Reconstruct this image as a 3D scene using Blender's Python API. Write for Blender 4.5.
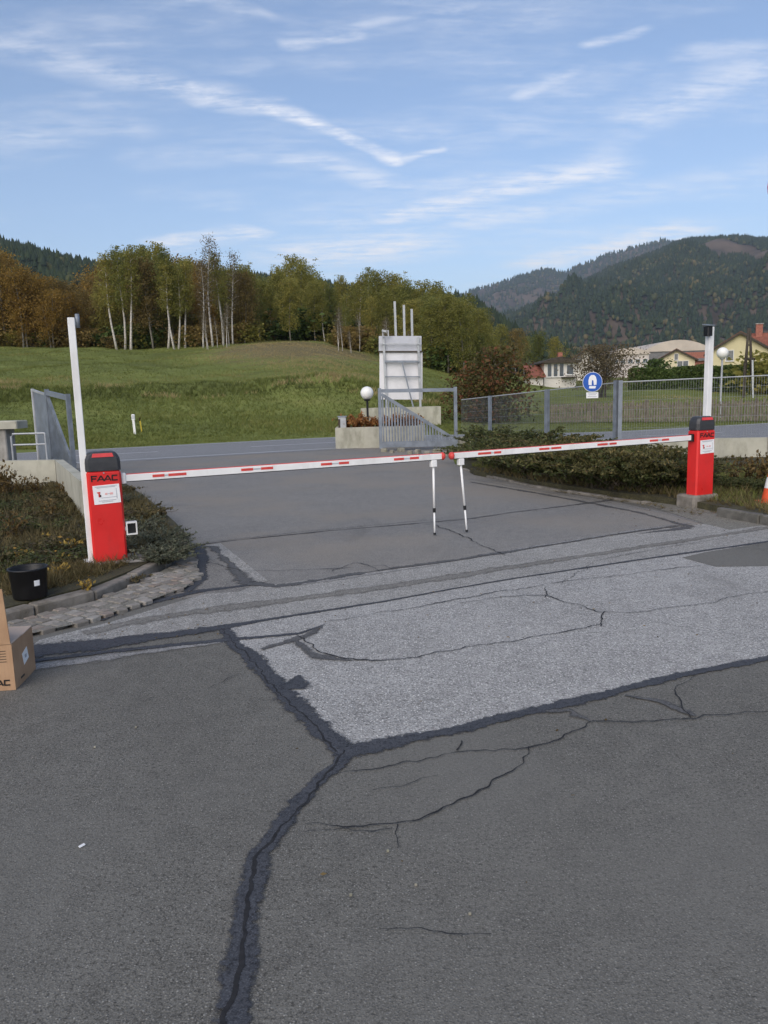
import bpy, math, random
import numpy as np
from mathutils import Vector, Matrix, noise as mnoise

for o in list(bpy.data.objects): bpy.data.objects.remove(o)
scene = bpy.context.scene
COL = scene.collection
R = math.radians
rnd = random.Random(7)

# ------------------------------------------------------------------ camera
FPX = 770.0; CX, CY = 384.0, 512.0
CAM = Vector((0, 0, 1.65)); PITCH = R(8.78); ROLL = R(1.6)
fwd = Vector((0, math.cos(PITCH), -math.sin(PITCH)))
up0 = Vector((0, math.sin(PITCH), math.cos(PITCH))); rt0 = Vector((1, 0, 0))
rgt = rt0*math.cos(ROLL) - up0*math.sin(ROLL)
upv = up0*math.cos(ROLL) + rt0*math.sin(ROLL)
cd = bpy.data.cameras.new('camera'); cam = bpy.data.objects.new('camera', cd); COL.objects.link(cam)
cd.sensor_width = 36; cd.sensor_fit = 'AUTO'; cd.lens = 36*FPX/1024
cd.clip_start = 0.05; cd.clip_end = 20000
m = Matrix((rgt, upv, -fwd)).transposed().to_4x4(); m.translation = CAM
cam.matrix_world = m
scene.camera = cam

def ray(px, py): return fwd*FPX + rgt*(px-CX) - upv*(py-CY)
def G(px, py, z=0.0):
    r = ray(px, py); return CAM + r*((z-CAM.z)/r.z)
def P(px, py, Y):
    r = ray(px, py); return CAM + r*(Y/r.y)
def hor(px):      # picture row of the eye level at a column
    return 393 - (px-384)*0.028

# ------------------------------------------------------------------ world, sun, exposure
SUN_EL, SUN_AZ = R(32), R(200)        # azimuth clockwise from +Y
SKY_STRENGTH = 0.075
w = bpy.data.worlds.new('World'); scene.world = w; w.use_nodes = True
wt = w.node_tree; wt.nodes.clear()

class NT:
    """small node helper"""
    def __init__(s, tree): s.t = tree
    def n(s, typ, **kw):
        nd = s.t.nodes.new(typ)
        for k, v in kw.items(): setattr(nd, k, v)
        return nd
    def link(s, a, b): s.t.links.new(a, b)
    def put(s, sock, v):
        if isinstance(v, bpy.types.NodeSocket): s.t.links.new(v, sock)
        else: sock.default_value = v
    def m(s, op, a, b=0.0, c=0.0, clamp=False):
        nd = s.n('ShaderNodeMath', operation=op, use_clamp=clamp)
        s.put(nd.inputs[0], a); s.put(nd.inputs[1], b)
        if op in ('MULTIPLY_ADD', 'COMPARE', 'SMOOTH_MIN'): s.put(nd.inputs[2], c)
        return nd.outputs[0]
    def mr(s, v, a, b, c=0.0, d=1.0, smooth=True):
        nd = s.n('ShaderNodeMapRange', interpolation_type='SMOOTHSTEP' if smooth else 'LINEAR')
        s.put(nd.inputs['Value'], v)
        for k, x in zip(('From Min', 'From Max', 'To Min', 'To Max'), (a, b, c, d)): s.put(nd.inputs[k], x)
        return nd.outputs[0]
    def noise(s, vec, scale, detail=4, rough=0.55, dist=0.0, dim='3D'):
        nd = s.n('ShaderNodeTexNoise', noise_dimensions=dim)
        if vec is not None: s.link(vec, nd.inputs['Vector'])
        nd.inputs['Scale'].default_value = scale; nd.inputs['Detail'].default_value = detail
        nd.inputs['Roughness'].default_value = rough; nd.inputs['Distortion'].default_value = dist
        return nd.outputs['Fac']
    def voro(s, vec, scale, feature='F1', out='Distance', randomness=1.0):
        nd = s.n('ShaderNodeTexVoronoi', feature=feature)
        if vec is not None: s.link(vec, nd.inputs['Vector'])
        nd.inputs['Scale'].default_value = scale; nd.inputs['Randomness'].default_value = randomness
        return nd.outputs[out]
    def ramp(s, fac, stops):
        nd = s.n('ShaderNodeValToRGB'); el = nd.color_ramp.elements
        while len(el) < len(stops): el.new(0.5)
        for e, (p, c) in zip(el, stops):
            e.position = p; e.color = (c[0], c[1], c[2], 1)
        s.put(nd.inputs[0], fac); return nd.outputs[0]
    def mix(s, fac, a, b, blend='MIX'):
        nd = s.n('ShaderNodeMix', data_type='RGBA', blend_type=blend)
        s.put(nd.inputs[0], fac)
        for i, v in ((6, a), (7, b)):
            if not isinstance(v, bpy.types.NodeSocket): v = (v[0], v[1], v[2], 1)
            s.put(nd.inputs[i], v)
        return nd.outputs[2]
    def mapping(s, vec, scale=(1, 1, 1), rot=(0, 0, 0), loc=(0, 0, 0)):
        nd = s.n('ShaderNodeMapping'); s.link(vec, nd.inputs[0])
        nd.inputs['Scale'].default_value = scale; nd.inputs['Rotation'].default_value = rot; nd.inputs['Location'].default_value = loc
        return nd.outputs[0]

N = NT(wt)
sky = N.n('ShaderNodeTexSky', sky_type='NISHITA'); sky.sun_disc = False
sky.sun_elevation = SUN_EL; sky.sun_rotation = SUN_AZ
sky.altitude = 600; sky.air_density = 1.0; sky.dust_density = 1.2; sky.ozone_density = 1.6
tc = N.n('ShaderNodeTexCoord'); sx = N.n('ShaderNodeSeparateXYZ'); N.link(tc.outputs['Generated'], sx.inputs[0])
zz = N.m('MAXIMUM', N.m('ADD', sx.outputs[2], 0.10), 0.03)
qx = N.m('DIVIDE', sx.outputs[0], zz); qy = N.m('DIVIDE', sx.outputs[1], zz)
cq = N.n('ShaderNodeCombineXYZ'); N.link(qx, cq.inputs[0]); N.link(qy, cq.inputs[1])
def sky_q(px, py):
    d = ray(px, py).normalized(); k = max(d.z+0.10, 0.03); return d.x/k, d.y/k
warp = N.noise(cq.outputs[0], 2.2, 3, 0.6); warp2 = N.noise(N.mapping(cq.outputs[0], loc=(7, 3, 1)), 2.2, 3, 0.6)
wqx = N.m('ADD', qx, N.m('MULTIPLY', N.m('SUBTRACT', warp, 0.5), 0.22))
wqy = N.m('ADD', qy, N.m('MULTIPLY', N.m('SUBTRACT', warp2, 0.5), 0.22))
def streak(a, b, wid, amp):
    (ax, ay), (bx, by) = sky_q(*a), sky_q(*b)
    dx, dy = bx-ax, by-ay; L2 = dx*dx+dy*dy
    rx = N.m('SUBTRACT', wqx, ax); ry = N.m('SUBTRACT', wqy, ay)
    t = N.m('DIVIDE', N.m('ADD', N.m('MULTIPLY', rx, dx), N.m('MULTIPLY', ry, dy)), L2, clamp=True)
    ex = N.m('SUBTRACT', rx, N.m('MULTIPLY', t, dx)); ey = N.m('SUBTRACT', ry, N.m('MULTIPLY', t, dy))
    dist = N.m('SQRT', N.m('ADD', N.m('MULTIPLY', ex, ex), N.m('MULTIPLY', ey, ey)))
    return N.mr(dist, 0.0, wid*1.3, amp, 0.0)
streaks = [((150, 82), (270, 102), .060, .75), ((270, 102), (388, 160), .050, .95), ((388, 160), (440, 148), .04, .6),
           ((-60, 34), (150, 82), .10, .42), ((290, 158), (400, 184), .09, .5), ((400, 184), (480, 176), .07, .4),
           ((395, 215), (480, 196), .13, .8), ((470, 196), (600, 168), .14, .8), ((640, 112), (800, 62), .13, .5),
           ((590, 160), (680, 108), .10, .25), ((165, 243), (250, 234), .10, .9), ((540, 262), (680, 232), .20, .95),
           ((310, 256), (400, 246), .30, .9), ((470, 220), (520, 215), .14, .7), ((520, 92), (575, 68), .05, .45), ((600, 38), (640, 30), .03, .5), ((290, 44), (345, 36), .035, .5),
           ((330, 30), (460, 4), .03, .35), ((0, 128), (130, 128), .10, .28), ((140, 158), (280, 152), .10, .28),
           ((560, 210), (760, 170), .16, .33), ((200, 2), (300, 26), .03, .3), ((690, 60), (770, 56), .06, .4), ((300, 215), (420, 195), .2, .2)]
acc = None
for s_ in streaks:
    v = streak(*s_); acc = v if acc is None else N.m('MAXIMUM', acc, v)
fib = N.noise(N.mapping(cq.outputs[0], scale=(2.2, 9, 1), rot=(0, 0, R(-24))), 2.0, 7, 0.66, .2)
fib2 = N.noise(N.mapping(cq.outputs[0], scale=(1, 1, 1), rot=(0, 0, R(20))), 7.0, 6, 0.7)
tex = N.mr(N.m('ADD', N.m('MULTIPLY', fib, .6), N.m('MULTIPLY', fib2, .4)), .36, .63, .08, 1.0)
veil = N.m('MULTIPLY', N.mr(N.noise(N.mapping(cq.outputs[0], scale=(.8, 2.2, 1), rot=(0, 0, R(-20))), 1.1, 6, .62), .44, .74), .50)
cl = N.m('MAXIMUM', N.m('MULTIPLY', acc, tex), N.m('MULTIPLY', veil, tex))
lowfade = N.mr(sx.outputs[2], 0.0, 0.12, 0.35, 1.0)
cl = N.m('MULTIPLY', cl, lowfade, clamp=True)
cloudcol = N.mix(N.mr(sx.outputs[2], .05, .5), (6.7, 6.55, 6.6), (6.4, 6.4, 6.6))
skytint = N.mix(1.0, sky.outputs[0], (1.03, .98, .985), 'MULTIPLY')
skycol = N.mix(cl, skytint, cloudcol)
bg = N.n('ShaderNodeBackground'); N.link(skycol, bg.inputs[0]); bg.inputs[1].default_value = SKY_STRENGTH
wo = N.n('ShaderNodeOutputWorld'); N.link(bg.outputs[0], wo.inputs[0])

sl = bpy.data.lights.new('sun', 'SUN'); sl.energy = 1.3; sl.angle = R(65); sl.color = (1.0, .91, .79)
so = bpy.data.objects.new('sun', sl); COL.objects.link(so)
sd = Vector((math.sin(SUN_AZ)*math.cos(SUN_EL), math.cos(SUN_AZ)*math.cos(SUN_EL), math.sin(SUN_EL)))
so.rotation_euler = sd.to_track_quat('Z', 'Y').to_euler(); so.location = (0, -20, 30)
vs = scene.view_settings; vs.view_transform = 'Standard'; vs.look = 'None'; vs.gamma = 1; vs.use_curve_mapping = False
vs.exposure = 1.32
HAZE_DENSITY = 9e-5
scene.render.engine = 'CYCLES'
scene.render.resolution_x, scene.render.resolution_y = 768, 1024
scene.cycles.volume_bounces = 0
scene.cycles.transparent_max_bounces = 16

# ------------------------------------------------------------------ materials
MATS = {}
def new_mat(name):
    mt = bpy.data.materials.new(name); mt.use_nodes = True
    nt = mt.node_tree; nt.nodes.clear(); n = NT(nt)
    out = n.n('ShaderNodeOutputMaterial'); b = n.n('ShaderNodeBsdfPrincipled'); n.link(b.outputs[0], out.inputs[0])
    MATS[name] = mt
    return n, b, out
def objco(n): return n.n('ShaderNodeTexCoord').outputs['Object']
def wpos(n): return n.n('ShaderNodeNewGeometry').outputs['Position']
def bump(n, b, h, strength=.5, dist=.01):
    bp = n.n('ShaderNodeBump'); bp.inputs['Strength'].default_value = strength; bp.inputs['Distance'].default_value = dist
    n.link(h, bp.inputs['Height']); n.link(bp.outputs[0], b.inputs['Normal'])
def simple(name, col, rough=.6, var=.12, scale=6.0, metal=0.0, bumpy=0.0, spec=.4, dirt=None, dirt_amt=.5, dirt_scale=3.0):
    n, b, _ = new_mat(name); v = wpos(n)
    f = n.noise(v, scale, 5, .6)
    lo = [max(0, c*(1-var)) for c in col]; hi = [min(1, c*(1+var)) for c in col]
    c = n.mix(n.mr(f, .3, .7), lo, hi)
    if dirt:
        d = n.noise(n.mapping(v, scale=(1, 1, .35)), dirt_scale, 6, .65)
        c = n.mix(n.mr(d, .48, .72, 0, dirt_amt), c, dirt)
    n.put(b.inputs['Base Color'], c); b.inputs['Roughness'].default_value = rough
    n.put(b.inputs['Roughness'], n.mr(f, .2, .8, max(.05, rough-.1), min(1, rough+.1)))
    b.inputs['Metallic'].default_value = metal; b.inputs['Specular IOR Level'].default_value = spec
    if bumpy: bump(n, b, n.noise(v, scale*6, 4, .6), bumpy, .01)
    return MATS[name]

def paving(name, dark, light, peb, peb_amt, grain=160, blotch=1.1, stain=(.05, .05, .055), stain_amt=.35, rough=.85, pebscale=75, bstr=.45, tone=None):
    """worn asphalt / exposed aggregate"""
    n, b, _ = new_mat(name); v = wpos(n)
    big = n.noise(v, blotch, 6, .6); mid = n.noise(v, 9, 5, .65); fine = n.noise(v, grain, 3, .7)
    c = n.mix(n.mr(big, .3, .7), dark, light)
    c = n.mix(.45, c, n.mix(n.mr(mid, .3, .7), [x*.78 for x in dark], [x*1.2 for x in light]))
    fine2 = n.noise(v, grain*.42, 3, .75)
    c = n.mix(n.mr(fine, .46, .66, 0, .75), c, [x*1.75 for x in light])
    c = n.mix(n.mr(fine2, .52, .34, 0, .75), c, [x*.42 for x in dark])
    vd = n.voro(v, pebscale); vc = n.voro(v, pebscale, out='Color')
    sp = n.n('ShaderNodeSeparateColor'); n.link(vc, sp.inputs[0])
    pm = n.m('MULTIPLY', n.mr(vd, .42, .2), n.mr(sp.outputs[0], 1-peb_amt, 1-peb_amt+.08))
    c = n.mix(n.m('MULTIPLY', pm, .9), c, n.mix(sp.outputs[1], [x*.7 for x in peb], [min(1, x*1.25) for x in peb]))
    st = n.noise(n.mapping(v, scale=(1, .45, 1), rot=(0, 0, R(23))), .9, 7, .7, .6)
    c = n.mix(n.mr(st, .54, .74, 0, stain_amt), c, stain)
    if tone:
        c = n.mix(n.mr(n.noise(v, .45, 4, .5), .42, .65, 0, .6), c, tone)
    n.put(b.inputs['Base Color'], c)
    n.put(b.inputs['Roughness'], n.mr(mid, .3, .7, rough-.08, rough+.08)); b.inputs['Specular IOR Level'].default_value = .12
    h = n.m('ADD', n.m('MULTIPLY', fine, .6), n.m('MULTIPLY', n.mr(vd, .5, .1), .5))
    bump(n, b, h, bstr, .006)
    return MATS[name]

paving('asphalt_yard', (.112, .107, .095), (.150, .144, .128), (.27, .26, .235), .30, stain_amt=.30, stain=(.090, .086, .077), pebscale=105, bstr=.5, tone=(.172, .166, .149))
paving('asphalt_drive', (.178, .171, .160), (.224, .214, .198), (.24, .23, .21), .2, stain_amt=.65, stain=(.140, .134, .125), tone=(.255, .224, .186), bstr=.3, pebscale=100)
paving('asphalt_road', (.19, .190, .193), (.23, .230, .232), (.3, .3, .3), .05, stain_amt=.2, stain=(.14, .15, .17), bstr=.2)
paving('aggregate', (.235, .228, .215), (.36, .35, .332), (.68, .66, .62), .5, pebscale=66, stain_amt=.5, stain=(.20, .193, .180), bstr=1.0, grain=130)
paving('concrete_strip', (.22, .212, .196), (.31, .30, .28), (.55, .53, .49), .4, pebscale=62, stain_amt=.6, stain=(.165, .155, .138), grain=130, bstr=.9)
paving('gravel_strip', (.15, .145, .135), (.20, .19, .175), (.33, .31, .28), .35, pebscale=55, stain_amt=.4, stain=(.11, .10, .09))
paving('verge', (.15, .14, .12), (.21, .20, .17), (.34, .32, .28), .3, pebscale=45, stain_amt=.4, stain=(.09, .085, .06))
paving('tar', (.050, .053, .061), (.066, .069, .077), (.10, .11, .12), .05, stain_amt=.3, stain=(.046, .047, .051), rough=.75, bstr=.25)
paving('tar_thin', (.080, .079, .080), (.104, .102, .100), (.12, .12, .12), .08, stain_amt=.3, stain=(.045, .05, .06), rough=.7, bstr=.3)
simple('crack', (.018, .018, .02), .95, .4, 30)

def soil():
    n, b, _ = new_mat('soil'); v = wpos(n)
    f = n.noise(v, 5, 6, .7); g = n.noise(v, 40, 4, .7)
    c = n.ramp(n.m('ADD', n.m('MULTIPLY', f, .6), n.m('MULTIPLY', g, .4)), [(.3, (.022, .018, .012)), (.5, (.055, .05, .024)), (.62, (.09, .078, .035)), (.75, (.14, .11, .06))])
    n.put(b.inputs['Base Color'], c); b.inputs['Roughness'].default_value = 1; bump(n, b, g, .8, .03)
soil()
def ragged(name, src_n, lo=.45, hi=.8, scale=16, patch=.0):
    """worn edges: the film thins out towards the rim of the ribbon"""
    mt = MATS[name]; n = NT(mt.node_tree); b = [x for x in mt.node_tree.nodes if x.type == 'BSDF_PRINCIPLED'][0]; out = [x for x in mt.node_tree.nodes if x.type == 'OUTPUT_MATERIAL'][0]
    v = wpos(n); a = n.n('ShaderNodeAttribute', attribute_name='rim').outputs['Fac']
    e = n.m('ADD', a, n.m('MULTIPLY', n.m('SUBTRACT', n.noise(v, scale, 6, .7), .5), 1.5))
    if patch: e = n.m('ADD', e, n.m('MULTIPLY', n.mr(n.noise(v, 2.2, 5, .6), .42, .68), patch))
    f = n.mr(e, lo, hi); t = n.n('ShaderNodeBsdfTransparent'); mx = n.n('ShaderNodeMixShader')
    n.link(f, mx.inputs[0]); n.link(b.outputs[0], mx.inputs[1]); n.link(t.outputs[0], mx.inputs[2]); n.link(mx.outputs[0], out.inputs[0])
ragged('tar', None, .50, .92, 26); ragged('tar_thin', None, .3, 1.0, 18, .5); ragged('crack', None, .75, 1.0, 30, .35)
paving('gravel_film', (.15, .145, .132), (.20, .19, .172), (.33, .31, .28), .35, pebscale=55, stain_amt=.4, stain=(.11, .10, .09)); ragged('gravel_film', None, .35, 1.05, 12, .3)
paving('concrete_film', (.19, .185, .18), (.27, .262, .25), (.40, .39, .38), .25, pebscale=70, stain_amt=.4, stain=(.15, .145, .14)); ragged('concrete_film', None, .3, 1.0, 12, .35)
def meadow():
    n, b, _ = new_mat('meadow'); v = wpos(n)
    big = n.noise(n.mapping(v, scale=(.35, 1, 1), rot=(0, 0, R(23))), .10, 5, .6, .4)
    mid = n.noise(n.mapping(v, scale=(.5, 1, 1), rot=(0, 0, R(23))), .7, 6, .7); fine = n.noise(v, 14, 4, .7)
    c = n.ramp(n.m('ADD', n.m('MULTIPLY', big, .55), n.m('MULTIPLY', mid, .45)),
               [(.30, (.085, .092, .028)), (.45, (.130, .150, .040)), (.55, (.178, .205, .052)), (.66, (.235, .235, .074)), (.78, (.30, .25, .115))])
    c = n.mix(n.mr(fine, .3, .7, 0, .5), c, n.mix(.4, c, (.03, .036, .012)))
    mv = n.mapping(v, scale=(1/9, 1/15, 0), loc=(7.6/9, -77/15, 0)); ln = n.n('ShaderNodeVectorMath', operation='LENGTH'); n.link(mv, ln.inputs[0])
    dry = n.mr(n.m('ADD', ln.outputs['Value'], n.m('MULTIPLY', n.m('SUBTRACT', mid, .5), 1.6)), .55, 1.15, .85, 0)
    c = n.mix(dry, c, n.mix(n.mr(fine, .3, .7), (.11, .085, .045), (.20, .155, .085)))
    n.put(b.inputs['Base Color'], c); b.inputs['Roughness'].default_value = .95; b.inputs['Specular IOR Level'].default_value = .15
    bump(n, b, n.m('ADD', fine, mid), .5, .06)
meadow()
def leafy(name, stops, trans=.3, objvar=.0, rough=.6):
    """foliage: one random value per face, drawn from a ramp, plus translucency"""
    n, b, out = new_mat(name)
    a = n.n('ShaderNodeAttribute', attribute_name='rnd'); v = a.outputs['Fac']
    if objvar:
        oi = n.n('ShaderNodeObjectInfo')
        v = n.m('ADD', n.m('MULTIPLY', v, 1-objvar), n.m('MULTIPLY', oi.outputs['Random'], objvar))
    c = n.ramp(v, stops); n.put(b.inputs['Base Color'], c)
    b.inputs['Roughness'].default_value = rough; b.inputs['Specular IOR Level'].default_value = .2
    if trans:
        t = n.n('ShaderNodeBsdfTranslucent'); n.put(t.inputs[0], c)
        mx = n.n('ShaderNodeMixShader'); mx.inputs[0].default_value = trans
        n.link(b.outputs[0], mx.inputs[1]); n.link(t.outputs[0], mx.inputs[2]); n.link(mx.outputs[0], out.inputs[0])
    return MATS[name]
leafy('leaf_olive', [(0, (0.101, 0.105, 0.029)), (.4, (0.222, 0.217, 0.054)), (.75, (0.329, 0.289, 0.073)), (1, (0.444, 0.336, 0.094))], .48, .45)
leafy('leaf_green', [(0, (0.086, 0.099, 0.030)), (.5, (0.202, 0.213, 0.056)), (.8, (0.307, 0.289, 0.078)), (1, (0.420, 0.349, 0.105))], .48, .45)
leafy('leaf_amber', [(0, (0.110, 0.068, 0.020)), (.5, (0.275, 0.171, 0.040)), (.8, (0.374, 0.237, 0.057)), (1, (0.429, 0.297, 0.088))], .48, .45)
leafy('leaf_brown', [(0, (0.090, 0.067, 0.026)), (.5, (0.211, 0.153, 0.052)), (.8, (0.305, 0.218, 0.073)), (1, (0.378, 0.276, 0.109))], .48, .45)
leafy('leaf_red', [(0, (.045, .042, .014)), (.4, (.090, .085, .024)), (.62, (.135, .075, .03)), (1, (.21, .075, .04))], .3, 0)
leafy('leaf_twig', [(0, (.07, .056, .034)), (.5, (.125, .098, .056)), (1, (.18, .145, .08))], .2, .2)
leafy('leaf_hedge', [(0, (.032, .052, .015)), (.5, (.072, .112, .028)), (1, (.125, .16, .045))], .25, 0)
leafy('leaf_cotoneaster', [(0, (.028, .036, .013)), (.45, (.066, .080, .027)), (.75, (.112, .118, .042)), (1, (.18, .15, .065))], .25, .25)
leafy('leaf_silver', [(0, (.05, .055, .035)), (.5, (.12, .13, .085)), (1, (.21, .21, .15))], .25, .2)
leafy('leaf_cover', [(0, (.032, .030, .014)), (.4, (.075, .068, .028)), (.7, (.13, .100, .045)), (1, (.22, .155, .075))], .25, .35)
leafy('leaf_dry', [(0, (.05, .032, .012)), (.5, (.14, .09, .03)), (1, (.24, .17, .07))], .3, .2)
leafy('leaf_planter', [(0, (.12, .05, .018)), (.5, (.30, .125, .04)), (1, (.42, .22, .08))], .3, 0)
leafy('grass', [(0, (0.092, 0.105, 0.031)), (.45, (0.161, 0.187, 0.046)), (.75, (0.238, 0.243, 0.070)), (1, (0.384, 0.307, 0.146))], .3, 0)
leafy('grass_dry', [(0, (.07, .062, .025)), (.5, (.13, .105, .045)), (1, (.20, .16, .08))], .3, 0)
leafy('forest', [(0, (0.016, 0.027, 0.015)), (.35, (0.027, 0.042, 0.019)), (.55, (0.043, 0.054, 0.022)), (.72, (0.068, 0.070, 0.027)), (.86, (0.097, 0.084, 0.035)), (1, (0.132, 0.105, 0.049))], 0, 0, .9)
simple('forest_floor', (.078, .056, .038), 1, .5, .01)
simple('clearing', (.115, .088, .060), 1, .3, .02)
def birch_bark():
    n, b, _ = new_mat('birch_bark'); v = objco(n)
    f = n.noise(n.mapping(v, scale=(1, 1, 3.5)), 3.0, 5, .7)
    c = n.ramp(f, [(.36, (.05, .045, .04)), (.44, (.40, .37, .33)), (.7, (.62, .58, .52))])
    n.put(b.inputs['Base Color'], c); b.inputs['Roughness'].default_value = .8
birch_bark()
simple('bark', (.085, .068, .050), .95, .4, 8, bumpy=.5)
simple('bark_grey', (.16, .145, .12), .95, .35, 8)

simple('red_paint', (.66, .022, .020), .34, .07, 3, spec=.5, dirt=(.40, .035, .03), dirt_amt=.35, dirt_scale=5)
simple('cap_plastic', (.040, .041, .045), .42, .15, 20, bumpy=.05)
simple('cap_red', (.62, .05, .05), .4, .1, 8)
simple('black_plastic', (.007, .007, .008), .5, .2, 12)
simple('black_print', (.012, .010, .010), .6, .1, 12)
simple('white_paint', (.78, .775, .76), .42, .04, 4, dirt=(.56, .54, .50), dirt_amt=.45, dirt_scale=4)
simple('white_plate', (.80, .80, .80), .5, .03, 8)
simple('grey_print', (.42, .43, .46), .6, .1, 20)
simple('red_print', (.60, .06, .05), .5, .1, 20)
simple('pink_print', (.75, .42, .40), .5, .1, 20)
simple('galvanised', (.21, .235, .27), .5, .18, 5, metal=.35, dirt=(.18, .19, .20), dirt_amt=.4)
simple('galv_light', (.38, .395, .41), .5, .14, 4, metal=.25, dirt=(.28, .28, .27), dirt_amt=.4)
simple('wire', (.24, .255, .26), .5, .15, 6, metal=.4)
simple('concrete_cream', (.40, .385, .315), .9, .12, 2.5, bumpy=.25, dirt=(.22, .215, .16), dirt_amt=.8, dirt_scale=2.2)
simple('concrete_grey', (.30, .285, .26), .92, .2, 4, bumpy=.35, dirt=(.17, .155, .125), dirt_amt=.7, dirt_scale=4)
simple('kerb_stone', (.20, .18, .155), .92, .3, 7, bumpy=.6, dirt=(.105, .09, .065), dirt_amt=.8, dirt_scale=6)
simple('kerb_dark', (.12, .113, .10), .92, .3, 7, bumpy=.5, dirt=(.07, .068, .045), dirt_amt=.7, dirt_scale=6)
def sett_mat():
    n, b, _ = new_mat('sett'); v = wpos(n); oi = n.n('ShaderNodeObjectInfo')
    c = n.ramp(oi.outputs['Random'], [(0, (.19, .17, .145)), (.4, (.25, .23, .20)), (.75, (.32, .30, .27)), (1, (.24, .19, .155))])
    c = n.mix(n.mr(n.noise(v, 22, 5, .7), .4, .7, 0, .6), c, (.13, .115, .095))
    n.put(b.inputs['Base Color'], c); b.inputs['Roughness'].default_value = .9; bump(n, b, n.noise(v, 60, 4, .7), .5, .008)
sett_mat()
def cardboard():
    n, b, _ = new_mat('cardboard'); v = wpos(n)
    f = n.noise(v, 6, 5, .6); g = n.noise(n.mapping(v, scale=(60, 60, 2)), 2, 3, .5)
    c = n.mix(n.mr(f, .3, .7), (.34, .205, .115), (.42, .265, .155)); c = n.mix(n.mr(g, .4, .7, 0, .2), c, (.27, .16, .09))
    n.put(b.inputs['Base Color'], c); b.inputs['Roughness'].default_value = .85; bump(n, b, g, .1, .002)
cardboard()
simple('cardboard_inner', (.52, .40, .31), .85, .08, 5)
simple('sign_white_back', (.66, .655, .67), .55, .06, 1.5, dirt=(.45, .44, .45), dirt_amt=.5, dirt_scale=1.2)
simple('sign_blue', (.022, .10, .42), .4, .08, 8)
simple('globe', (.78, .77, .73), .35, .04, 6)
simple('wood_grey', (.135, .115, .090), .9, .3, 6, bumpy=.3)
simple('wood_dark', (.055, .045, .035), .9, .3, 4)
simple('wall_yellow', (.54, .48, .29), .9, .06, .8)
simple('wall_cream', (.62, .54, .36), .9, .06, .8)
simple('wall_white', (.62, .585, .53), .9, .08, .8)
simple('roof_red', (.22, .078, .050), .85, .3, 2.0)
simple('roof_brown', (.15, .075, .050), .85, .3, 2.0)
simple('roof_grey', (.16, .155, .155), .8, .2, 1.0)
simple('roof_pale', (.50, .43, .36), .7, .1, .15)
simple('hall_wall', (.56, .50, .46), .8, .1, .3)
simple('window_glass', (.07, .085, .10), .12, .2, 2, spec=.6)
simple('window_frame', (.60, .59, .56), .5, .05, 3)
simple('solar', (.12, .17, .26), .15, .1, 1, spec=.7)
simple('brick', (.30, .12, .085), .9, .25, 6)
simple('orange_cone', (.72, .10, .03), .5, .08, 6)
simple('reflect_white', (.74, .74, .72), .4, .05, 6)
simple('yellow_paint', (.62, .46, .05), .5, .1, 6)
simple('line_white', (.48, .49, .50), .7, .15, 3, dirt=(.28, .29, .31), dirt_amt=.6, dirt_scale=3)
simple('stone_rough', (.24, .225, .18), .95, .3, 6, bumpy=.6, dirt=(.12, .125, .075), dirt_amt=.7)
simple('sign_grey', (.47, .48, .52), .5, .08, 1.5, dirt=(.34, .34, .37), dirt_amt=.5, dirt_scale=1.2)
simple('litter', (.75, .76, .77), .6, .05, 10)

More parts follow.
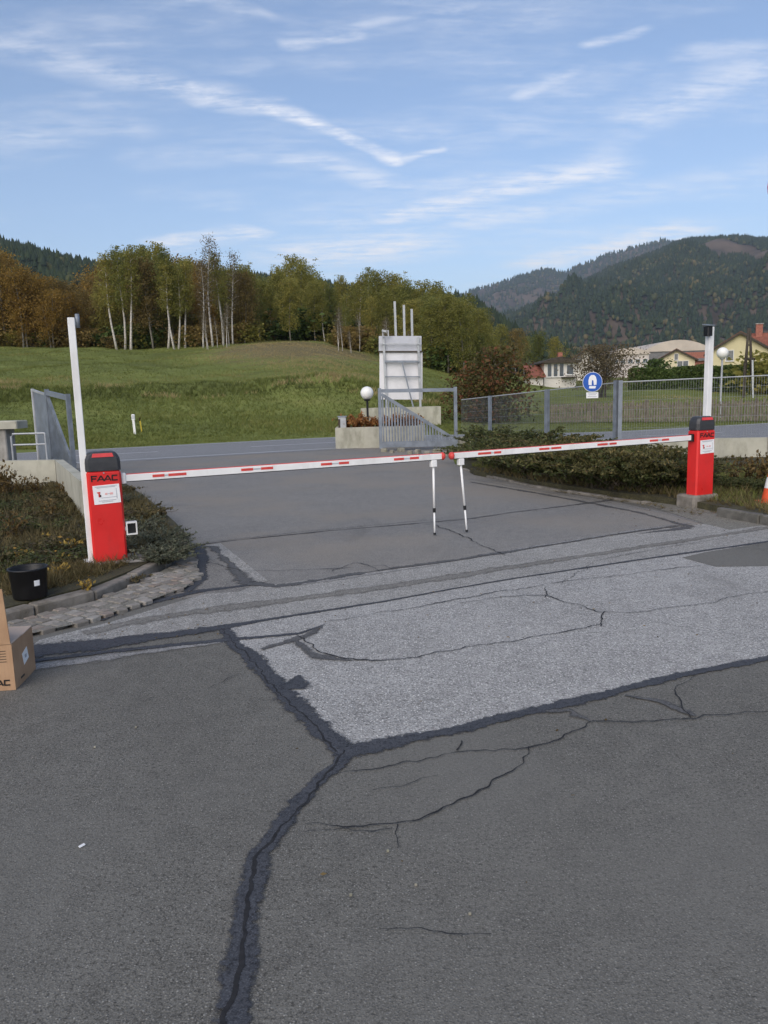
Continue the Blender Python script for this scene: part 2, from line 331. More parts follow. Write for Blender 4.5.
# ------------------------------------------------------------------ mesh helpers
class MB:
    def __init__(s): s.v = []; s.f = []
    def add(s, verts, faces):
        o = len(s.v); s.v += [tuple(v) for v in verts]; s.f += [tuple(i+o for i in f) for f in faces]; return s
    def box(s, c, size, ax=None):
        c = Vector(c); ax = ax or (Vector((1, 0, 0)), Vector((0, 1, 0)), Vector((0, 0, 1)))
        x, y, z = [a*(d/2) for a, d in zip(ax, size)]
        vs_ = [c+x*i+y*j+z*k for k in (-1, 1) for j in (-1, 1) for i in (-1, 1)]
        return s.add(vs_, [(0, 2, 3, 1), (4, 5, 7, 6), (0, 1, 5, 4), (2, 6, 7, 3), (0, 4, 6, 2), (1, 3, 7, 5)])
    def bevbox(s, c, size, bev, ax=None):
        """box with chamfered vertical edges and top rim"""
        c = Vector(c); ax = ax or (Vector((1, 0, 0)), Vector((0, 1, 0)), Vector((0, 0, 1)))
        hx, hy, hz = [d/2 for d in size]
        def ring(inset, z):
            X, Y = hx-inset, hy-inset; q = bev
            return [c+ax[0]*a+ax[1]*b+ax[2]*z for a, b in ((X-q, -Y), (X, -Y+q), (X, Y-q), (X-q, Y), (-X+q, Y), (-X, Y-q), (-X, -Y+q), (-X+q, -Y))]
        rings = [ring(0, -hz), ring(0, hz-bev), ring(bev*.7, hz)]
        o = []; fs = []
        for r in rings: o += r
        for k in range(2):
            for i in range(8): fs.append((k*8+i, k*8+(i+1) % 8, (k+1)*8+(i+1) % 8, (k+1)*8+i))
        fs.append(tuple(range(16, 24))); fs.append(tuple(reversed(range(8))))
        return s.add(o, fs)
    def tube(s, pts, rad, n=8, cap=True):
        pts = [Vector(p) for p in pts]; rads = rad if isinstance(rad, (list, tuple)) else [rad]*len(pts)
        vs_ = []; fs = []
        for i, p in enumerate(pts):
            t = (pts[min(i+1, len(pts)-1)]-pts[max(i-1, 0)]).normalized()
            a = t.cross(Vector((0, 0, 1)) if abs(t.z) < .95 else Vector((1, 0, 0))).normalized(); b = t.cross(a)
            for k in range(n):
                an = 2*math.pi*k/n; vs_.append(p+(a*math.cos(an)+b*math.sin(an))*rads[i])
        for i in range(len(pts)-1):
            for k in range(n): fs.append((i*n+k, i*n+(k+1) % n, (i+1)*n+(k+1) % n, (i+1)*n+k))
        if cap: fs.append(tuple(reversed(range(n)))); fs.append(tuple(range((len(pts)-1)*n, len(pts)*n)))
        return s.add(vs_, fs)
    def lathe(s, prof, c, n=20, axis=None):
        c = Vector(c); vs_ = []; fs = []
        for r, z in prof:
            for k in range(n):
                an = 2*math.pi*k/n; vs_.append(c+Vector((r*math.cos(an), r*math.sin(an), z)))
        for i in range(len(prof)-1):
            for k in range(n): fs.append((i*n+k, i*n+(k+1) % n, (i+1)*n+(k+1) % n, (i+1)*n+k))
        return s.add(vs_, fs)
    def prism(s, poly, off):
        """poly: list of points; extruded by the vector off"""
        n = len(poly); off = Vector(off); a = [Vector(p) for p in poly]; b = [p+off for p in a]
        return s.add(a+b, [tuple(reversed(range(n))), tuple(range(n, 2*n))]+[(i, (i+1) % n, n+(i+1) % n, n+i) for i in range(n)])
    def build(s, name, mat, parent=None, base=None, smooth=False, mesh_only=False):
        b = Vector(base) if base is not None else (parent_world(parent) if parent else Vector((0, 0, 0)))
        me = bpy.data.meshes.new(name); me.from_pydata([tuple(Vector(v)-b) for v in s.v], [], s.f); me.update()
        me.materials.append(MATS[mat])
        if smooth: me.polygons.foreach_set('use_smooth', [True]*len(me.polygons))
        if mesh_only: return me
        o = bpy.data.objects.new(name, me); COL.objects.link(o)
        if parent: o.parent = parent
        elif base is not None: o.location = b
        return o
def parent_world(p):
    v = Vector(p.location)
    while p.parent: p = p.parent; v = v+p.location
    return v
def tag(o, label=None, cat=None, group=None, kind=None):
    if label: o['label'] = label
    if cat: o['category'] = cat
    if group: o['group'] = group
    if kind: o['kind'] = kind
    return o
def thing(name, loc, label, cat, group=None):
    o = bpy.data.objects.new(name, None); o.location = loc; o.empty_display_size = .2; COL.objects.link(o)
    return tag(o, label, cat, group)
def inst(name, me, parent=None, loc=(0, 0, 0), rot=(0, 0, 0), scale=(1, 1, 1)):
    o = bpy.data.objects.new(name, me); COL.objects.link(o); o.parent = parent
    o.location = loc; o.rotation_euler = rot; o.scale = scale
    return o
def np_mesh(name, V, F, mat, rndv=None, smooth=False):
    """V (n,3), F (m,k) arrays; rndv one value per face"""
    me = bpy.data.meshes.new(name); V = np.asarray(V, np.float32); F = np.asarray(F, np.int32)
    me.vertices.add(len(V)); me.vertices.foreach_set('co', V.ravel())
    k = F.shape[1]; me.loops.add(F.size); me.loops.foreach_set('vertex_index', F.ravel())
    me.polygons.add(len(F)); me.polygons.foreach_set('loop_start', np.arange(0, F.size, k, dtype=np.int32))
    if smooth: me.polygons.foreach_set('use_smooth', np.ones(len(F), bool))
    me.update(calc_edges=True)
    if rndv is not None:
        at = me.attributes.new('rnd', 'FLOAT', 'FACE'); at.data.foreach_set('value', np.asarray(rndv, np.float32))
    me.materials.append(MATS[mat]); return me
def cards(rng, C, size, elong=1.5, bias=None, flat=0.0):
    """leaf-shaped quads at centres C; returns V, F"""
    n = len(C); size = np.broadcast_to(size, (n,))
    d = rng.normal(size=(n, 3))
    if bias is not None: d = d*.6+bias
    d /= np.linalg.norm(d, axis=1)[:, None]+1e-9
    e = rng.normal(size=(n, 3)); e[:, 2] += flat*3
    u = np.cross(d, e); u /= np.linalg.norm(u, axis=1)[:, None]+1e-9
    a = d*(size*elong*.5)[:, None]; b = u*(size*.5)[:, None]
    V = np.stack([C-a, C+b*1.0-a*.1, C+a, C-b-a*.1], 1).reshape(-1, 3)
    F = np.arange(4*n).reshape(n, 4)
    return V, F
def replicate(V0, F0, pos, rotz, sx, sz):
    n = len(pos); c, s = np.cos(rotz)[:, None], np.sin(rotz)[:, None]
    x = V0[None, :, 0]*sx[:, None]; y = V0[None, :, 1]*sx[:, None]; z = V0[None, :, 2]*sz[:, None]
    V = np.stack([x*c-y*s, x*s+y*c, z], 2)+pos[:, None, :]
    F = F0[None]+(np.arange(n)*len(V0))[:, None, None]
    return V.reshape(-1, 3), F.reshape(-1, F0.shape[1])

# ------------------------------------------------------------------ layout frame: d runs up the driveway, r along the road
dd = Vector((-.39, .92, 0)).normalized(); rr = Vector((dd.y, -dd.x, 0)); ZZ = Vector((0, 0, 1))
U_NEAR, U_FAR = 22.0, 28.6
def UV(u, v, z=0.0): return dd*u + rr*v + ZZ*z
def uv(p): return p.x*dd.x+p.y*dd.y, p.x*rr.x+p.y*rr.y

PROF_U = np.array([0, 2.5, 8, 14.5, 17, 22, 50, 78, 100, 160, 400, 9000.])
PROF_L = np.array([0, .10, .75, 1.9, 2.55, 2.75, 5.7, 8.6, 10, 13, 18, 18.])
PROF_R = np.array([0, .0, .05, .2, .3, .55, 1.9, 2.7, 3.2, 4.2, 5, 5.])
def road_off(v):     # the road bends towards the yard on the right
    k = np.clip((np.asarray(v, float)-9)/11, 0, 1); return -5.6*k*k*(3-2*k)
def Hn(x, y):
    x = np.asarray(x, float); y = np.asarray(y, float)
    u = x*dd.x+y*dd.y-U_FAR-road_off(x*rr.x+y*rr.y)
    t = np.where(y > 1, x/np.maximum(y, 1), np.sign(x)*9)
    k = np.interp(t, [-9, -.17, -.07, .02, .10, .22, 9], [1, 1.0, 1.03, .74, .32, 0, 0])
    h = k*np.interp(u, PROF_U, PROF_L)+(1-k)*np.interp(u, PROF_U, PROF_R)
    w = np.clip((u-3)/10, 0, 1)
    h = h+w*(.16*np.sin(x*.23+y*.11)*np.cos(y*.19-x*.07)+.07*np.sin(x*.71-y*.33)+.05*np.sin(x*1.7+y*1.1))
    mound = .55*np.exp(-(((t+.12)/.075)**2+((u-54)/16)**2))
    return np.where(u > 0, h+mound*w, -.03)
def H(x, y): return float(Hn(x, y))

# ground sheet
def ground():
    ang = np.concatenate([np.arange(-45, 45, .5), np.arange(45, 315, 5)])*math.pi/180
    rad = np.concatenate([[0.0], np.geomspace(2, 26, 14), np.geomspace(26.5, 140, 110)[0:], np.geomspace(145, 9000, 30)])
    A, Rr = np.meshgrid(ang, rad, indexing='ij'); X = Rr*np.sin(A); Y = Rr*np.cos(A); Z = Hn(X, Y)
    Z = np.where(Rr < 20, -.03, Z)
    V = np.stack([X, Y, Z], 2).reshape(-1, 3); na, nr = len(ang), len(rad)
    i = np.arange(na)[:, None]; j = np.arange(nr-1)[None]
    a = i*nr+j; b = ((i+1) % na)*nr+j
    F = np.stack([a, b, b+1, a+1], 2).reshape(-1, 4)
    me = np_mesh('ground', V, F, 'meadow', smooth=True)
    tag(inst('ground', me), 'green meadow and open ground reaching to the foot of the hills', kind='structure')
ground()

SHEET_Z = [0.0]
def sheet(name, pts, mat, z, label=None, parent=None):
    mb = MB(); mb.add([(p[0], p[1], z) for p in pts], [tuple(range(len(pts)))])
    o = mb.build(name, mat, parent)
    if o.data.polygons[0].normal.z < 0: o.data.flip_normals()
    return tag(o, label, kind='structure') if not parent else o
def px2(pts, z=0): return [G(a, b, z) for a, b in pts]

# courtyard: everything near, plus both ends off-frame
yard = sheet('courtyard', [UV(-30, -40), UV(-30, 40), UV(11.0, 40), UV(11.0, -40)], 'asphalt_yard', 0.0, 'dark worn asphalt courtyard in the foreground')
drvL = [G(150, 605), G(196, 545), G(150, 500), G(118, 478)]
drvR = [G(474, 477), G(540, 490), G(620, 503), G(672, 514), G(705, 523)]
pl = [UV(uv(G(250, 590))[0], uv(G(250, 590))[1])]
drive_pts = [G(140, 604), G(205, 575), G(192, 548), G(150, 508), G(100, 476), UV(19.5, -3.2), UV(22.1, -9), UV(22.1, 11.5), UV(19.6, 10.4), G(455, 464), G(474, 475), G(540, 488), G(620, 503), G(672, 514), G(720, 530)]
sheet('driveway', drive_pts, 'asphalt_drive', .001, 'grey asphalt driveway between the barriers and the road')
VS = [-300, -120, -60, -30, -15, 0, 6]+[9+k for k in range(13)]+[30, 60, 120, 300]
def road_band(name, u0, u1, vs_, mat, z, label=None, parent=None):
    return sheet(name, [UV(u0+float(road_off(v)), v) for v in vs_]+[UV(u1+float(road_off(v)), v) for v in vs_[::-1]], mat, z, label, parent)
road = road_band('road', U_NEAR, U_FAR, VS, 'asphalt_road', .005, 'pale blue-grey country road crossing behind the driveway')
for (u0, w_) in ((22.45, .14), (28.15, .12)):
    road_band('edge_line', u0, u0+w_, VS[1:-1], 'line_white', .009, parent=road)
for k in range(-9, 9):
    road_band('centre_dash', 25.3, 25.42, [k*6+q*.5 for q in range(7)], 'line_white', .009, parent=road)
# light exposed-aggregate apron with its strips
ap = px2([(221, 627), (345, 752), (460, 729), (600, 696), (680, 676), (768, 659)])
e1 = G(768, 659)+(G(768, 659)-G(680, 676)).normalized()*9
back = [G(768, 541)+(G(768, 541)-G(640, 560)).normalized()*9, G(768, 541), G(640, 560), G(520, 578), G(384, 601)]
sheet('concrete_apron', ap+[e1]+back, 'aggregate', .002, 'light rough aggregate slab in front of the barriers')
def band(name, upper, lower, mat, z, label):
    u, l = px2(upper), px2(lower)
    u.append(u[-1]+(u[-1]-u[-2]).normalized()*9); l.append(l[-1]+(l[-1]-l[-2]).normalized()*9)
    return sheet(name, u+l[::-1], mat, z, label)
band('drain_strip', [(40, 640), (112, 622), (205, 594), (262, 586), (384, 571), (460, 561), (520, 551), (640, 532), (768, 516)],
     [(20, 655), (100, 642), (221, 627), (262, 620), (384, 601), (460, 588), (520, 578), (640, 560), (768, 541)], 'concrete_strip', .003, 'pale concrete strip along the barrier line')
sheet('asphalt_patch', px2([(682, 558), (705, 552.5), (800, 538), (800, 566), (716, 567)]), 'asphalt_yard', .0046, 'dark asphalt patch at the right end of the pale slab')
sheet('concrete_patch', px2([(207, 546), (220, 543), (268, 581), (254, 586)]), 'concrete_strip', .0040, 'pale wedge-shaped concrete patch left on the driveway')
sheet('concrete_patch', px2([(197, 549), (210, 556), (250, 586), (240, 592), (204, 594), (196, 575)]), 'gravel_strip', .0035, 'grey rough patch beside the cobbled corner')
sheet('verge_strip', px2([(508, 482), (560, 492), (640, 503), (700, 512), (768, 526), (800, 533), (800, 528), (768, 519), (700, 502), (640, 494), (560, 486)])if 0 else
      px2([(560, 490), (640, 503), (705, 524), (730, 530), (800, 520), (800, 505), (740, 516), (690, 504), (640, 495)]), 'verge', .0043, 'pebbly strip at the foot of the right kerb')

# tar seams and cracks: ragged ribbons
_z = [.0050]
def ribbon(name, pts, wid, mat, label, jag=.35, step=.035, wob=0.0, parent=None):
    """pts: picture points on the ground, wid: width in metres per point"""
    W = [G(a, b) for a, b in pts]; wid = wid if isinstance(wid, (list, tuple)) else [wid]*len(pts)
    path = []
    for i in range(len(W)-1):
        L = (W[i+1]-W[i]).length; n = max(2, int(L/step))
        for k in range(n):
            f = k/n; path.append((W[i].lerp(W[i+1], f), wid[i]*(1-f)+wid[i+1]*f))
    path.append((W[-1], wid[-1]))
    _z[0] += .0001; sd_ = rnd.random()*100
    V = []
    for i, (p, w_) in enumerate(path):
        q = path[min(i+1, len(path)-1)][0]-path[max(i-1, 0)][0]; q.z = 0; q.normalize(); nrm = Vector((-q.y, q.x, 0))
        s = i*step
        c = p+nrm*wob*(mnoise.noise(Vector((s*2.1, sd_, 0)))+1.1*mnoise.noise(Vector((s*6, sd_, 3)))+.55*mnoise.noise(Vector((s*19, sd_, 4))))
        a = w_*.5*(1+jag*1.3*mnoise.noise(Vector((s*3, sd_, 5)))+jag*.9*mnoise.noise(Vector((s*13, sd_, 6))))
        b = w_*.5*(1+jag*1.3*mnoise.noise(Vector((s*3, sd_, 8)))+jag*.9*mnoise.noise(Vector((s*13, sd_, 9))))
        V.append(c+nrm*max(a, .001)*1.25+ZZ*_z[0]); V.append(c+ZZ*_z[0]); V.append(c-nrm*max(b, .001)*1.25+ZZ*_z[0])
    F = [f for i in range(len(path)-1) for f in ((3*i, 3*i+1, 3*i+4, 3*i+3), (3*i+1, 3*i+2, 3*i+5, 3*i+4))]
    mb = MB(); mb.add(V, F); o = mb.build(name, mat, parent)
    at = o.data.attributes.new('rim', 'FLOAT', 'POINT'); at.data.foreach_set('value', [1.0, 0.0, 1.0]*len(path))
    if o.data.polygons[0].normal.z < 0: o.data.flip_normals()
    return tag(o, label, kind='structure') if not parent else o
ribbon('drain_channel', [(84, 634), (150, 619), (221, 609), (300, 599), (384, 588), (460, 576), (560, 560), (690, 540), (768, 528), (860, 515)], [.16, .17, .18, .17, .17, .16, .14, .12, .11, .11], 'gravel_film', 'dark gravelly channel line inside the pale strip', jag=.3)
ribbon('pale_strip', [(30, 668), (120, 656), (224, 642)], [.15, .13, .07], 'concrete_film', 'narrow pale strip left of the tar seam', jag=.3)
ribbon('pale_edge', [(470, 479), (540, 491), (620, 504), (672, 515), (700, 523)], [.05, .05, .05, .05, .04], 'concrete_film', 'thin pale line along the right driveway edge', jag=.4)
ribbon('pale_edge', [(480, 556), (560, 543), (640, 530), (690, 523)], [.10, .10, .10, .06], 'concrete_film', 'worn pale line at the near driveway edge', jag=.5)
ribbon('pale_edge', [(200, 543), (300, 532), (420, 521), (440, 519)], [.03, .03, .04, .02], 'concrete_film', 'thin pale line above the driveway joint', jag=.4)
ribbon('pale_edge', [(290, 586), (330, 581), (384, 573), (440, 565)], [.05, .07, .06, .03], 'concrete_film', 'worn pale patch in the tar at the driveway edge', jag=.5)
T = lambda *a, **k: ribbon('tar_seam', *a, **k)
s1 = T([(219, 626), (236, 645), (258, 664), (280, 690), (300, 710), (322, 732), (346, 754)], [.11, .10, .13, .12, .14, .14, .13], 'tar', 'broad dark tar seam down the left edge of the pale slab', jag=.45)
s2 = T([(350, 748), (336, 766), (319, 779), (300, 803), (275, 836), (259, 854), (250, 890), (244, 928), (241, 970), (236, 1035)], [.10, .075, .075, .085, .095, .095, .09, .095, .10, .10], 'tar', 'broad dark tar seam with open crack running to the bottom edge', jag=.4)
s3 = T([(340, 755), (400, 741), (430, 735), (460, 729), (520, 715), (600, 696), (680, 676), (768, 659), (860, 640)], [.12, .10, .08, .085, .10, .10, .07, .06, .06], 'tar', 'dark tar seam along the front edge of the pale slab', jag=.45)
T([(20, 654), (60, 649), (100, 645), (160, 637), (221, 628), (262, 621), (384, 602), (460, 588), (520, 578), (640, 560), (768, 542), (860, 529)], [.32, .30, .27, .17, .12, .06, .035, .03, .035, .045, .05, .05], 'tar', 'dark tar seam at the back of the pale slab', jag=.3)
T([(28, 662), (110, 652), (222, 641), (300, 634), (325, 625)], [.08, .07, .07, .045, .01], 'tar', 'thin dark tar line left of the broad seam', jag=.4)
T([(262, 584), (230, 588), (196, 592), (150, 603), (118, 613), (100, 621)], [.06, .07, .12, .13, .09, .05], 'tar', 'dark tar line curving below the cobbles', jag=.35)
T([(198, 545), (203, 560), (198, 580), (186, 592)], [.12, .12, .14, .10], 'tar', 'dark tar band hugging the cobbled corner', jag=.35)
T([(196, 547), (212, 547), (232, 566), (246, 584), (275, 587), (330, 579), (384, 570), (460, 560), (540, 547), (620, 534), (680, 526)], [.10, .10, .12, .16, .14, .13, .08, .10, .08, .08, .09], 'tar_thin', 'patchy tar along the near edge of the driveway', jag=.6)
T([(198, 545), (240, 540), (330, 531), (425, 523), (470, 519), (510, 513), (560, 507), (620, 499), (640, 497)], [.06, .05, .045, .04, .05, .06, .07, .10, .10], 'tar_thin', 'thin dark joint across the driveway', jag=.5)
T([(470, 482), (540, 494), (600, 505), (640, 513), (690, 527), (672, 530), (640, 534)], [.10, .10, .09, .09, .14, .12, .05], 'tar_thin', 'dark tar line along the right driveway edge', jag=.4)
T([(262, 650), (296, 640), (312, 633), (322, 627)], [.05, .10, .09, .02], 'tar_thin', 'tar splash on the left of the pale slab', jag=.6)
T([(296, 641), (312, 655), (335, 660), (352, 661)], [.05, .10, .07, .02], 'tar_thin', 'tar splash beside the crack in the slab', jag=.7)
T([(292, 690), (296, 682), (300, 676)], [.16, .12, .02], 'tar', 'tar splash on the edge of the broad seam', jag=.6)
T([(545, 712), (570, 711), (583, 719), (590, 722)], [.03, .07, .06, .02], 'tar_thin', 'tar dab below the slab edge', jag=.7)
T([(625, 696), (660, 703), (684, 713), (695, 717)], [.02, .04, .07, .03], 'tar_thin', 'tar dab at the right crack junction', jag=.7)
K = lambda pts, w_, label='thin dark crack in the paving': ribbon('crack', pts, [x*.62 for x in w_], 'crack', label, jag=.9, step=.012, wob=.03)
K([(348, 752), (336, 764), (322, 777), (306, 800), (282, 832), (262, 852), (254, 890), (246, 930), (246, 955), (240, 985), (238, 1035)], [.01, .02, .025, .02, .02, .025, .02, .022, .02, .022, .02], 'open crack in the middle of the broad tar seam')
K([(222, 629), (250, 659), (280, 692), (310, 722), (340, 752)], [.008, .012, .012, .016, .012], 'open crack along the broad seam of the slab')
K([(340, 774), (380, 769), (420, 761), (460, 752), (500, 750), (531, 748), (560, 742), (592, 722)], [.006, .008, .009, .01, .009, .012, .012, .01])
K([(531, 748), (524, 765), (500, 781), (470, 795), (440, 810), (398, 826), (350, 828), (305, 827)], [.012, .014, .014, .012, .014, .012, .01, .005])
K([(398, 826), (394, 836), (395, 850)], [.012, .008, .004])
K([(305, 834), (340, 829), (392, 827)], [.004, .008, .008])
K([(460, 752), (462, 742)], [.012, .008])
K([(370, 792), (400, 790), (440, 778)], [.003, .005, .003])
K([(380, 926), (410, 928), (445, 936), (490, 932)], [.004, .008, .009, .004])
K([(592, 722), (640, 722), (690, 720), (740, 714), (800, 708)], [.012, .012, .014, .012, .01])
K([(690, 719), (678, 700), (676, 688), (692, 676)], [.012, .01, .007, .004])
K([(300, 636), (320, 652), (340, 660), (370, 662), (405, 660), (470, 648), (540, 638), (600, 625)], [.012, .018, .018, .016, .014, .012, .012, .014], 'thin crack across the middle of the pale slab')
K([(600, 627), (602, 612)], [.016, .018])
K([(460, 604), (505, 597), (545, 596), (600, 613), (640, 613), (700, 604), (768, 592), (830, 582)], [.01, .014, .014, .012, .011, .01, .01, .01])
K([(330, 622), (420, 608), (500, 592), (560, 583), (640, 573), (700, 566)], [.01, .012, .012, .012, .01, .008])
K([(546, 598), (546, 588)], [.02, .012])
K([(560, 584), (600, 560), (640, 552)], [.006, .006, .004])
K([(206, 562), (240, 572), (330, 570), (384, 566), (400, 570)], [.008, .010, .012, .010, .008])
K([(428, 524), (450, 530), (480, 546), (505, 556)], [.012, .02, .02, .012])
K([(380, 572), (366, 566), (355, 563), (330, 572)], [.01, .012, .01, .008])
K([(600, 560), (660, 549), (740, 536)], [.006, .008, .006])
K([(210, 690), (235, 676), (240, 674)], [.004, .006, .004])
K([(144, 703), (155, 698)], [.006, .004])
K([(640, 620), (700, 632), (768, 640)], [.003, .004, .003])

# ------------------------------------------------------------------ hills and mountains
def crest_fn(prof, Yc, off):
    pxs = [a for a, b in prof]; tt = [ray(a, b).x/ray(a, b).y for a, b in prof]
    el = [ray(a, b+off).z/ray(a, b+off).y*Yc+CAM.z for a, b in prof]
    return lambda t: np.interp(t, tt, el)
def fbm(x, y, s):
    return (np.sin(x*s+1.3*np.sin(y*s*.7))*np.cos(y*s*1.1+.8*np.sin(x*s*.6)) + .5*np.sin(x*s*2.3+y*s*1.7+2)*np.cos(y*s*2.9-x*s*.8) + .25*np.sin(x*s*5.1-y*s*3.3)*np.cos(y*s*4.7+x*s*1.9))
class Hill:
    def __init__(s, prof, Y0, Y1, off, amp, z0=2.0, pw=1.0, t0=-1.0, t1=1.0):
        s.c = crest_fn(prof, Y1, off); s.Y0, s.Y1, s.amp, s.z0, s.pw, s.t0, s.t1 = Y0, Y1, amp, z0, pw, t0, t1
    def z(s, t, Y):
        k = (Y-s.Y0)/(s.Y1-s.Y0); c = s.c(t)
        up = np.clip(k, 0, 1)**s.pw; down = 1-np.clip((k-1)*1.2, 0, 1)**1.2*.7
        sh = np.where(k < 1, up, down)
        n = fbm(t*s.Y1, Y, 2*math.pi/(s.Y1*.28))*s.amp*np.clip(k*3, 0, 1)*np.clip(1.15-k, .12, 1)
        return s.z0+(c-s.z0)*sh+np.where(c > s.z0+5, n, 0)*np.clip((c-s.z0)/(60+s.amp), 0, 1)
    def build(s, name, mat, label, nt=140, ny=70):
        t = np.linspace(s.t0, s.t1, nt); Y = np.linspace(s.Y0, s.Y0+(s.Y1-s.Y0)*1.6, ny)
        T_, Y_ = np.meshgrid(t, Y, indexing='ij'); Z = s.z(T_, Y_)
        V = np.stack([T_*Y_, Y_, Z], 2).reshape(-1, 3)
        i = np.arange(nt-1)[:, None]; j = np.arange(ny-1)[None]; a = i*ny+j
        F = np.stack([a, a+ny, a+ny+1, a+1], 2).reshape(-1, 4)
        return tag(inst(name, np_mesh(name, V, F, mat, smooth=True)), label, kind='structure')
hillL = Hill([(-500, 232), (-200, 222), (-80, 226), (0, 234), (60, 249), (100, 257), (180, 263), (280, 272), (380, 284), (450, 292), (480, 299), (505, 318), (530, 338), (560, 352), (600, 366), (1200, 372)], 330, 900, 14, 12, z0=12, pw=.95, t0=-1.0, t1=.35)
hillL.build('hill', 'forest_floor', 'dark wooded hill behind the birch trees on the left')
mtn = Hill([(-200, 330), (300, 330), (470, 332), (505, 318), (540, 297), (580, 278), (620, 262), (660, 246), (690, 235), (730, 234), (768, 233), (900, 222), (1200, 215), (1500, 230)], 1150, 2900, 7, 70, z0=4, pw=.92, t0=-.25, t1=1.15)
mtn.build('mountain', 'forest_floor', 'near forested mountain behind the village houses', 200, 90)
ridge = Hill([(-200, 340), (380, 320), (440, 302), (475, 289), (520, 272), (545, 265), (565, 268), (600, 256), (660, 238), (690, 243), (740, 256), (900, 250), (1200, 240)], 3000, 5200, 3, 90, z0=4, pw=.9, t0=-.2, t1=1.0)
ridge.build('mountain_ridge', 'forest_floor', 'far bluish mountain ridge against the sky', 160, 60)

def spruce_proto(seg=6):
    V = []; F = []
    for (r, z0, z1) in ((.23, .06, .62), (.14, .45, 1.0)):
        b = len(V)
        for k in range(seg):
            a = 2*math.pi*k/seg; q = r*(1.0 if k % 2 else .78); V.append((q*math.cos(a), q*math.sin(a), z0))
        V.append((0, 0, z1))
        for k in range(seg): F.append((b+k, b+(k+1) % seg, b+seg))
    return np.array(V), np.array(F)
def blob_proto(seed):
    r = np.random.default_rng(seed); V = [(0, 0, .05)]; F = []
    rings = [(.26, .25), (.34, .55), (.22, .85)]; seg = 6
    for R_, z in rings:
        for k in range(seg):
            a = 2*math.pi*k/seg; q = R_*r.uniform(.7, 1.25); V.append((q*math.cos(a), q*math.sin(a), z+r.uniform(-.07, .07)))
    V.append((0, 0, 1)); top = len(V)-1
    for k in range(seg):
        F.append((0, 1+(k+1) % seg, 1+k)); F.append((top, 13+k, 13+(k+1) % seg))
        for q in range(2):
            a, b = 1+q*seg+k, 1+q*seg+(k+1) % seg; F.append((a, b, b+seg)); F.append((a, b+seg, a+seg))
    return np.array(V), np.array(F)
def forest(name, hill, n, hmin, hmax, seed, label, dec=.35, kmax=1.06, tlim=None, clear=None, kmin=.02):
    g = np.random.default_rng(seed)
    t = g.uniform(tlim[0] if tlim else hill.t0, tlim[1] if tlim else hill.t1, n*2); k = np.sqrt(g.uniform(kmin**2, kmax**2, n*2)); Y = hill.Y0+k*(hill.Y1-hill.Y0)
    z = hill.z(t, Y); x = t*Y
    keep = z > hill.z0+3
    if clear is not None:
        for (cx, cy, rx, ry) in clear:
            w_ = fbm(x, Y, .02)*.25; keep &= ((x-cx)/rx)**2+((Y-cy)/ry)**2+w_ > 1
    idx = np.nonzero(keep)[0][:n]; x, Y, z, t = x[idx], Y[idx], z[idx], t[idx]; n = len(idx)
    patch = .5+.35*fbm(x, Y, 2*math.pi/(hill.Y1*.10)); isdec = g.uniform(size=n) < dec*(.35+1.3*patch)
    h = g.uniform(hmin, hmax, n); Vs, Fs, Rs = [], [], []; off = 0
    for q, (pv, pf) in enumerate((spruce_proto(), blob_proto(1), blob_proto(2))):
        sel = (~isdec) if q == 0 else (isdec & ((np.arange(n) % 2) == (q-1)))
        c = sel.sum()
        if not c: continue
        hh = h[sel]*(1 if q == 0 else .62)
        V, F = replicate(pv, pf, np.stack([x[sel], Y[sel], z[sel]-1], 1), g.uniform(0, 6.28, c), hh*g.uniform(1.0, 1.5, c), hh)
        base = (g.uniform(0, .42, c)+.1*patch[sel]) if q == 0 else (.42+g.uniform(0, .58, c)*np.clip(.4+patch[sel], .4, 1))
        Rv = np.repeat(np.clip(base, 0, 1), len(pf))
        Vs.append(V); Fs.append(F+off); Rs.append(Rv); off += len(V)
    me = np_mesh(name, np.concatenate(Vs), np.concatenate(Fs), 'forest', np.concatenate(Rs))
    return tag(inst(name, me), label, kind='stuff')
cc = P(722, 268, 2450)
forest('far_forest', mtn, 56000, 15, 26, 3, 'dense spruce forest covering the near mountain', .30, tlim=(-.04, .64), clear=[(cc.x, cc.y, 120, 260), (P(560, 292, 2300).x, 2300, 22, 260)])
forest('far_forest', ridge, 9000, 22, 34, 4, 'hazy forest on the far bluish ridge', .3, tlim=(-.1, .65), kmin=.35)
forest('far_forest', hillL, 13000, 9, 17, 5, 'dark conifer forest on the left hill', .30, tlim=(-.75, .32))

